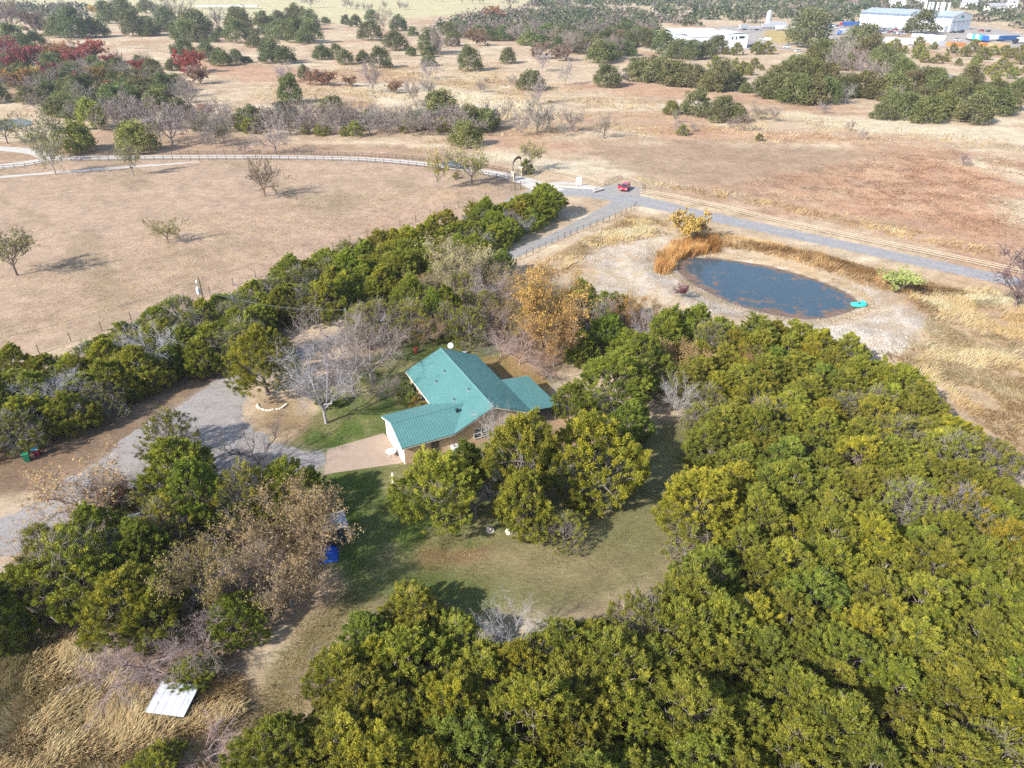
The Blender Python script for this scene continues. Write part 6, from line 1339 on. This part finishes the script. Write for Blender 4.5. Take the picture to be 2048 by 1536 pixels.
trailer(1540, 57, 'silver', 15, .1, 'silver trailer in the middle of the upper yard', None); trailer(1555, 54, 'silver', 15, .1, 'dark framed silver trailer behind the others', None, h=4.3); trailer(1562, 61, 'white', 10, .3, 'white camper beside the silver trailers', None); trailer(1486, 60, 'silver', 7, .3, 'rounded silver tank trailer on the upper yard', None, h=4.2); trailer(1585, 58, 'silver', 6, 1.2, 'short silver container near the dome oak', None); trailer(1595, 52, 'white', 12, .1, 'white trailer behind the dome oak', None); trailer(1508, 60, 'silver', 9, .1, 'low grey trailer left of the silver ones', None, h=3.0)
x_, y_ = G(1536, 47); tw = thing('storage_silo', 'pale silo tower at the upper yard', 'silo', (x_, y_, gz(x_, y_))); MB().lathe([(2.6, 0), (2.6, 9), (1.4, 11), (.3, 11.6)], 14).build('silo_body', 'paint_silver', tw)
for i in range(46):
    px = R.uniform(1722, 1812); py = 54.5 + (px - 1722) * .06 + R.choice((0, 2.6, 5.2, 7.8, 10.2)) ; c = R.choice(('white', 'silver', 'dark', 'blue', 'white', 'silver', 'white', 'red'))
    car_far(px, py, c, R.uniform(-.2, .5), c + ' car in the crowded rows before the warehouse', c + ' cars before the warehouse')
for a, b, c in ((1650,51,'red'),(1657,52,'silver'),(1663,52,'blue'),(1669,53,'white'),(1676,53,'dark'),(1682,54,'silver'),(1653,56,'white'),(1661,57,'dark'),(1664,64,'silver'),(1672,57,'white')): car_far(a, b, c, R.uniform(-.2, .4), c + ' car in the short row beside the dome oak', c + ' cars beside the dome oak')
for i, (a, b, c, lb) in enumerate(((1505,93,'dark','dark car beside the workshop office block'),(1518,92,'white','white car right of the dark workshop car'),(1527,91,'silver','silver car in the workshop car park row'),(1533,90,'dark','dark car at the row end by the workshop'),(1525,80,'white','white pickup above the workshop car row'),(1533,82,'white','white van above the workshop car row'),(1573,96,'white','white car driving on the yard road'),(1596,104,'white','white car further down the yard road'),(1905,66,'dark','dark car by the warehouse roller doors'),(1915,66,'dark','second dark car by the warehouse roller doors'),(1922,66,'dark','dark van by the warehouse gable'),(1962,63,'red','red machine on the warehouse apron'),(1976,64,'dark','dark machine on the warehouse apron'),(1912,81,'silver','silver pickup in the lower yard'),(1917,82,'white','white pickup in the lower yard'),(1362,89,'red','red machine before the storage hall'),(1340,88,'red','red trailer machine at the hall corner'),(1398,95,'silver','silver car before the workshop bays'))):
    car_far(a, b, c, R.uniform(-.3, .6), lb, None, van=('van' in lb))
for i, (a, b, w, c, lb) in enumerate(((1768,84,9,'white',''),(1778,82,10,'white',''),(1790,86,12,'white',''),(1800,88,9,'white',''),(1812,84,10,'white',''),(1825,86,11,'white',''),(1838,87,12,'white',''),(1850,85,9,'white',''),(1862,87,11,'white',''),(1870,84,9,'white',''),(1806,88,4,'dark','black crate among the white stacks'),(1787,87,5,'tan','tan crate against the white stacks'),(1847,91,5,'tan','tan crate below the white stacks'),(1996,94,12,'tan','large tan pallet stack at the yard front'),(1905,92,7,'orange','orange pallet stack in the lower yard'),(1918,93,6,'orange','second orange pallet stack in the lower yard'),(1966,92,5,'orange','small orange crate near the tan stack'),(1880,90,6,'silver','silver crate beside the white stacks'),(1855,76,9,'white','white cabin above the white stacks'),(1835,74,7,'white','small white cabin left of the other'),(1875,78,9,'white','white cabin near the big oak'))):
    crate(a, b, w, 5, 2.6 if i < 10 else R.uniform(1.6, 2.6), c, R.uniform(0, .3), lb or 'white wrapped stack in the lower yard', None if lb else 'white wrapped stacks')
# far homes in the wood
plain('house_roof', (.34, .33, .34), .8); plain('house_roof_red', (.30, .17, .13), .8)
for i, (a, b, w, rc, lb) in enumerate(((1792,14,13,0,'pale house with pink roof above the warehouse'),(1841,9,9,0,'small pale house in the wood behind the stacks'),(1936,16,12,0,'white house right of the stacks in the wood'),(1988,24,15,0,'white house lowest among the distant homes'),(2021,16,8,0,'tall narrow white house near the right edge'),(1922,6,12,1,'tan roofed house at the top of the wood'),(1975,6,14,0,'grey roofed house at the top near the right'),(1712,8,12,0,'long pale house above the left of warehouse'),(1700,14,9,1,'brown roofed house left of the warehouse roof'),(1995,5,9,1,'tiny house at the top right corner'))):
    x, y = G(a, b); t = thing('distant_house', lb, 'house', (x, y, gz(x, y)), R.uniform(-.4, .4)); 
    MB().box(-w*.75, w*.75, -5, 5, 0, 6.4).build('wall', 'paint_white', t); MB().prism([(-5.6, 6.3), (0, 9.6), (5.6, 6.3), (0, 9.2)], -w*.75 - .5, w*.75 + .5, 'x').build('roof', 'house_roof_red' if rc else 'house_roof', t)
    for k in (-.4, 0, .4): MB().box(k * w - .6, k * w + .6, -5.08, -5.01, 2.4, 4.2).build('window', 'glass_dark', t)
x, y = G(455, 18); t = thing('cattle_barn', 'long low pale roofed shed in the farthest field', 'barn', (x, y, gz(x, y)), .08)
MB().prism([(-6, 3), (0, 4.4), (6, 3), (0, 4.2)], -38, 38, 'x').build('roof', 'white_metal', t)
for i in range(9):
    for s in (-1, 1): MB().tube([(-37 + i * 9.25, s * 5.6, 0), (-37 + i * 9.25, s * 5.6, 3)], .15, 6).build('post', 'steel_post', t)
# ------------------------------------------------------------------ air
def haze():
    m = bpy.data.materials.new('haze_air'); m.use_nodes = True; n = m.node_tree.nodes; n.remove(n['Principled BSDF'])
    v = n.new('ShaderNodeVolumePrincipled'); v.inputs['Color'].default_value = (.86, .92, 1.0, 1); v.inputs['Density'].default_value = 0.00014; v.inputs['Anisotropy'].default_value = .2
    m.node_tree.links.new(v.outputs[0], n['Material Output'].inputs['Volume']); MATS['haze_air'] = m
    tag(MB().box(-9200, 9200, -9200, 9200, -6, 62).build('haze', 'haze_air'), kind='stuff')
haze()

# ------------------------------------------------------------------ tall dry grass, reeds, litter
def grass_material(name, stops):
    m, nt, n, l, b = nodes_of(name); at = n.new('ShaderNodeAttribute'); at.attribute_name = 'var'
    c = ramp(nt, at.outputs['Fac'], stops); l.new(c, b.inputs['Base Color']); b.inputs['Roughness'].default_value = .75; b.inputs['Specular IOR Level'].default_value = .15
    t = n.new('ShaderNodeBsdfTranslucent'); l.new(c, t.inputs[0]); mx = n.new('ShaderNodeMixShader'); mx.inputs[0].default_value = .25
    l.new(b.outputs[0], mx.inputs[1]); l.new(t.outputs[0], mx.inputs[2]); l.new(mx.outputs[0], n['Material Output'].inputs[0])
grass_material('dry_grass', [(0, S(196,160,106)), (.3, S(232,196,138)), (.65, S(252,226,170)), (1, S(255,248,208))])
grass_material('olive_grass', [(0, S(104,104,62)), (.5, S(162,146,98)), (1, S(214,186,138))])
grass_material('reed_leaf', [(0, S(206,150,90)), (.5, S(244,184,112)), (1, S(255,218,150))])
grass_material('lawn_blade', [(0, S(70,96,36)), (.5, S(120,136,66)), (1, S(176,166,104))])
grass_material('yellow_fleck', [(0, S(226,186,60)), (1, S(246,226,140))])
def tufts(name, label, cat, P, n, h, wd, mat, k=4, lean=.5, clump=0.6, seed=1, thresh=0.0, sc=4.0, avoid=None, varn=9.0, fade=2.0):
    rng = np.random.default_rng(seed); lo, hi = P.min(0), P.max(0); q = rng.uniform(lo, hi, (int(n * 3.4), 2)); q = q[-sdist(P, q[:, 0], q[:, 1]) > rng.exponential(fade, len(q))]
    if thresh: q = q[fbm(q[:, 0], q[:, 1], sc, seed + 3) + rng.normal(0, .05, len(q)) > thresh]
    if avoid is not None:
        for A, mg in avoid: q = q[sdist(A, q[:, 0], q[:, 1]) > mg]
    q = q[:n]; m = len(q); z = hz(q[:, 0].copy(), q[:, 1].copy()); base = np.repeat(np.concatenate([q, z[:, None] - .03], 1), k, 0); N = m * k
    ang = (fbm(base[:, 0], base[:, 1], 5.5, seed + 7, 3) * 11) + rng.normal(0, .5, N); ln = lean * rng.uniform(.5, 1.3, N)
    H = h * np.repeat(.6 + .8 * fbm(q[:, 0], q[:, 1], 3.0, seed + 9, 2), k) * rng.uniform(.6, 1.2, N)
    d = np.stack([np.cos(ang) * ln, np.sin(ang) * ln, np.ones(N)], 1) * H[:, None]; b = base + np.concatenate([rng.normal(0, .09 + wd, (N, 2)), np.zeros((N, 1))], 1)
    side = np.stack([-np.sin(ang + rng.normal(0, .8, N)), np.cos(ang), np.zeros(N)], 1) * wd * rng.uniform(.6, 1.3, (N, 1))
    mid = b + d * .6; tip = b + d + np.stack([np.cos(ang) * ln, np.sin(ang) * ln, -.35 * np.ones(N)], 1) * (H * .3)[:, None]
    V = np.stack([b - side, b + side, mid + side * .7, tip, mid - side * .7], 1).reshape(-1, 3)
    i = np.arange(N)[:, None] * 5; F = np.concatenate([i + [0, 1, 2], i + [0, 2, 4], i + [4, 2, 3]], 1).reshape(-1, 3)
    v = np.clip(np.repeat(fbm(q[:, 0], q[:, 1], varn, seed + 11) * 1.5 - .3, k) + rng.normal(0, .16, N), 0, 1)
    o = link(name, mesh_np(name, V, F, mat, np.repeat(v, 5))); tag(o, label, cat, None, 'stuff'); return o
GP_ = smooth_closed(GP, 1)
BL = poly([(-60,1560),(-60,1470),(20,1420),(70,1300),(60,1190),(100,1150),(150,1280),(210,1350),(330,1372),(480,1335),(510,1370),(500,1420),(440,1480),(420,1600),(-60,1640)])
WHT = poly([(278,1425),(376,1436),(412,1362),(318,1362)])
tufts('tall_grass', 'tall windswept straw coloured grass at the lower left', 'grass', BL, 9000, .85, .026, 'dry_grass', 4, .6, seed=21, fade=.5, avoid=[(WHT, -.3)])
tufts('tall_grass', 'green tinged grass along the left edge strip', 'grass', poly([(-80,1150),(60,1170),(150,1250),(130,1400),(40,1480),(-80,1560)]), 4500, .6, .02, 'olive_grass', 4, .5, seed=22)
RF = poly([(1640,690),(1720,700),(1800,700),(1850,640),(1800,600),(1840,570),(1990,575),(2150,610),(2200,1000),(2040,960),(1960,860),(1860,770),(1740,700)])
tufts('field_grass', 'dry straw grass on the open slope right of the pond', 'grass', RF, 17000, .62, .03, 'dry_grass', 3, .7, seed=23, thresh=.36)
NW = poly([(1040,540),(1150,485),(1255,430),(1340,440),(1350,470),(1290,480),(1200,500),(1120,560),(1080,575)])
tufts('field_grass', 'orange tinted dry grass beside the side lane', 'grass', NW, 8500, .6, .035, 'dry_grass', 3, .6, seed=24, thresh=.34)
PB = poly([(1390,462),(1500,478),(1650,512),(1800,550),(1960,590),(1900,600),(1770,590),(1700,562),(1600,528),(1500,505),(1400,492),(1380,480)])
grass_material('bank_grass', [(0, S(178,142,98)), (.4, S(226,184,128)), (.75, S(246,210,154)), (1, S(255,238,192))])
tufts('field_grass', 'golden dry grass on the bank between pond and paved road', 'grass', PB, 12000, .9, .035, 'bank_grass', 3, .5, seed=25, thresh=.26, varn=4)
RB = poly([(1250,352),(1300,372),(1420,396),(1560,424),(1760,470),(2080,540),(2080,518),(1780,446),(1580,405),(1420,378)])
tufts('field_grass', 'pale grass strip behind the roadside rail fence', 'grass', RB, 6500, .7, .05, 'dry_grass', 3, .5, seed=26, thresh=.36)
RS = poly([(1380,380),(1540,350),(1720,305),(1880,295),(2120,320),(2120,530),(1780,446),(1560,408)])
grass_material('red_grass', [(0, S(206,162,130)), (.4, S(230,186,150)), (.8, S(242,210,176)), (1, S(252,232,196))])
tufts('bluestem_grass', 'reddish grass covering the field beyond the road', 'grass', RS, 22000, .32, .05, 'red_grass', 3, 1.0, seed=27, thresh=.40, sc=5, fade=10)
UF = poly([(430,236),(500,180),(700,120),(1000,130),(1150,170),(1300,200),(1500,215),(1750,250),(2060,280),(2060,310),(1700,290),(1300,290),(1000,275),(860,310),(700,290),(960,262),(700,230)])
tufts('field_grass', 'clumped straw grass over the far fields', 'grass', UF, 26000, .7, .07, 'dry_grass', 2, .6, seed=28, thresh=.46, sc=12, varn=20, fade=8)
LW = poly(LAWN); HB = np.array([local(x, y)[:2] for x, y in ((-6.1, 0), (14, 0), (14, 8.6), (10.1, 8.6), (10.1, 16.1), (0, 16.1), (0, 7.3), (-6.1, 7.3))]); AP = poly([(648,893),(770,862),(818,922),(645,955)])
tufts('lawn_grass', 'short green grass of the house lawn', 'grass', LW, 16000, .12, .022, 'lawn_blade', 2, .6, seed=29, fade=.5, avoid=[(HB, .1), (AP, .1), (GP_, .2)], varn=5)
CL = poly(CLEAR); tufts('clearing_grass', 'tan and olive mown grass of the clearing', 'grass', CL, 12000, .11, .025, 'olive_grass', 2, .6, seed=30, fade=.5, varn=5)
PT = poly(PATH); tufts('path_grass', 'mown olive grass of the path between thickets', 'grass', PT, 6000, .14, .022, 'olive_grass', 2, .6, seed=31, fade=.5, varn=4)
tufts('leaf_litter', 'pale fallen leaves sprinkled over the clearing', 'leaves', CL, 1500, .09, .05, 'yellow_fleck', 1, 1.6, seed=32, fade=.5)
tufts('leaf_litter', 'yellow fallen leaves sprinkled over the front lawn', 'leaves', poly([(640,800),(700,740),(790,720),(800,800),(760,850),(680,870)]), 260, .09, .05, 'yellow_fleck', 1, 1.6, seed=33)
tufts('pasture_stubble', 'short dry stubble over the mown pasture', 'grass', poly([(0,700),(0,560),(300,440),(700,380),(1000,365),(980,415),(620,525),(300,625)]), 16000, .16, .05, 'dry_grass', 2, .8, seed=37, varn=14)
# reeds at the pond head
R1 = poly([(1306,548),(1318,510),(1345,492),(1380,484),(1440,480),(1442,506),(1400,508),(1366,514),(1352,526),(1346,545),(1330,552)])
tufts('reed_bed', 'tall orange reeds round the pond head', 'reeds', R1, 1900, 2.0, .03, 'reed_leaf', 4, .34, seed=34, varn=1.6, fade=.35, thresh=.36, sc=1.6)
# pale stones on the pond banks and loose gravel on the driveway
def stones(name, label, P, n, r0, r1, mat, seed, avoid=None, cat='stones'):
    rng = np.random.default_rng(seed); lo, hi = P.min(0), P.max(0); q = rng.uniform(lo, hi, (n * 4, 2)); q = q[sdist(P, q[:, 0], q[:, 1]) < 0]
    if avoid is not None: q = q[sdist(avoid, q[:, 0], q[:, 1]) > .1]
    q = q[fbm(q[:, 0], q[:, 1], 3, seed) + rng.normal(0, .08, len(q)) > .47][:n]; m = len(q); z = hz(q[:, 0].copy(), q[:, 1].copy())
    O = np.array([(1,0,0),(0,1,0),(-1,0,0),(0,-1,0),(0,0,.7),(0,0,-.5)], float); s = rng.uniform(r0, r1, (m, 1, 1)) * rng.uniform(.6, 1.3, (m, 6, 1)); a = rng.uniform(0, 6.28, m)
    V = O[None] * s; x = V[..., 0] * np.cos(a)[:, None] - V[..., 1] * np.sin(a)[:, None]; y = V[..., 0] * np.sin(a)[:, None] + V[..., 1] * np.cos(a)[:, None]
    V = np.stack([x + q[:, 0:1], y + q[:, 1:2], V[..., 2] + z[:, None]], -1).reshape(-1, 3)
    T6 = np.array([(0,1,4),(1,2,4),(2,3,4),(3,0,4),(1,0,5),(2,1,5),(3,2,5),(0,3,5)]); F = (np.arange(m)[:, None, None] * 6 + T6[None]).reshape(-1, 3)
    tag(link(name, mesh_np(name, V, F, mat)), label, cat, None, 'stuff')
plain('caliche_stone', S(240, 230, 214), .9, 0, .1, .1, .5)
stones('bank_stones', 'white limestone rubble on the pond banks', poly(CALICHE), 2200, .05, .15, 'caliche_stone', 41, POND)
stones('bank_stones', 'white stones scattered on the slope left of reeds', poly(CALNW), 700, .06, .18, 'caliche_stone', 42)
stones('bank_stones', 'white stones on the bare patch below the pond', poly(CALSE), 1200, .06, .2, 'caliche_stone', 43)
stones('drive_stones', 'pale stones loose on the left end of driveway', poly([(-20,1140),(120,1080),(240,1030),(300,990),(230,1060),(150,1130),(60,1180)]), 700, .05, .14, 'caliche_stone', 44)
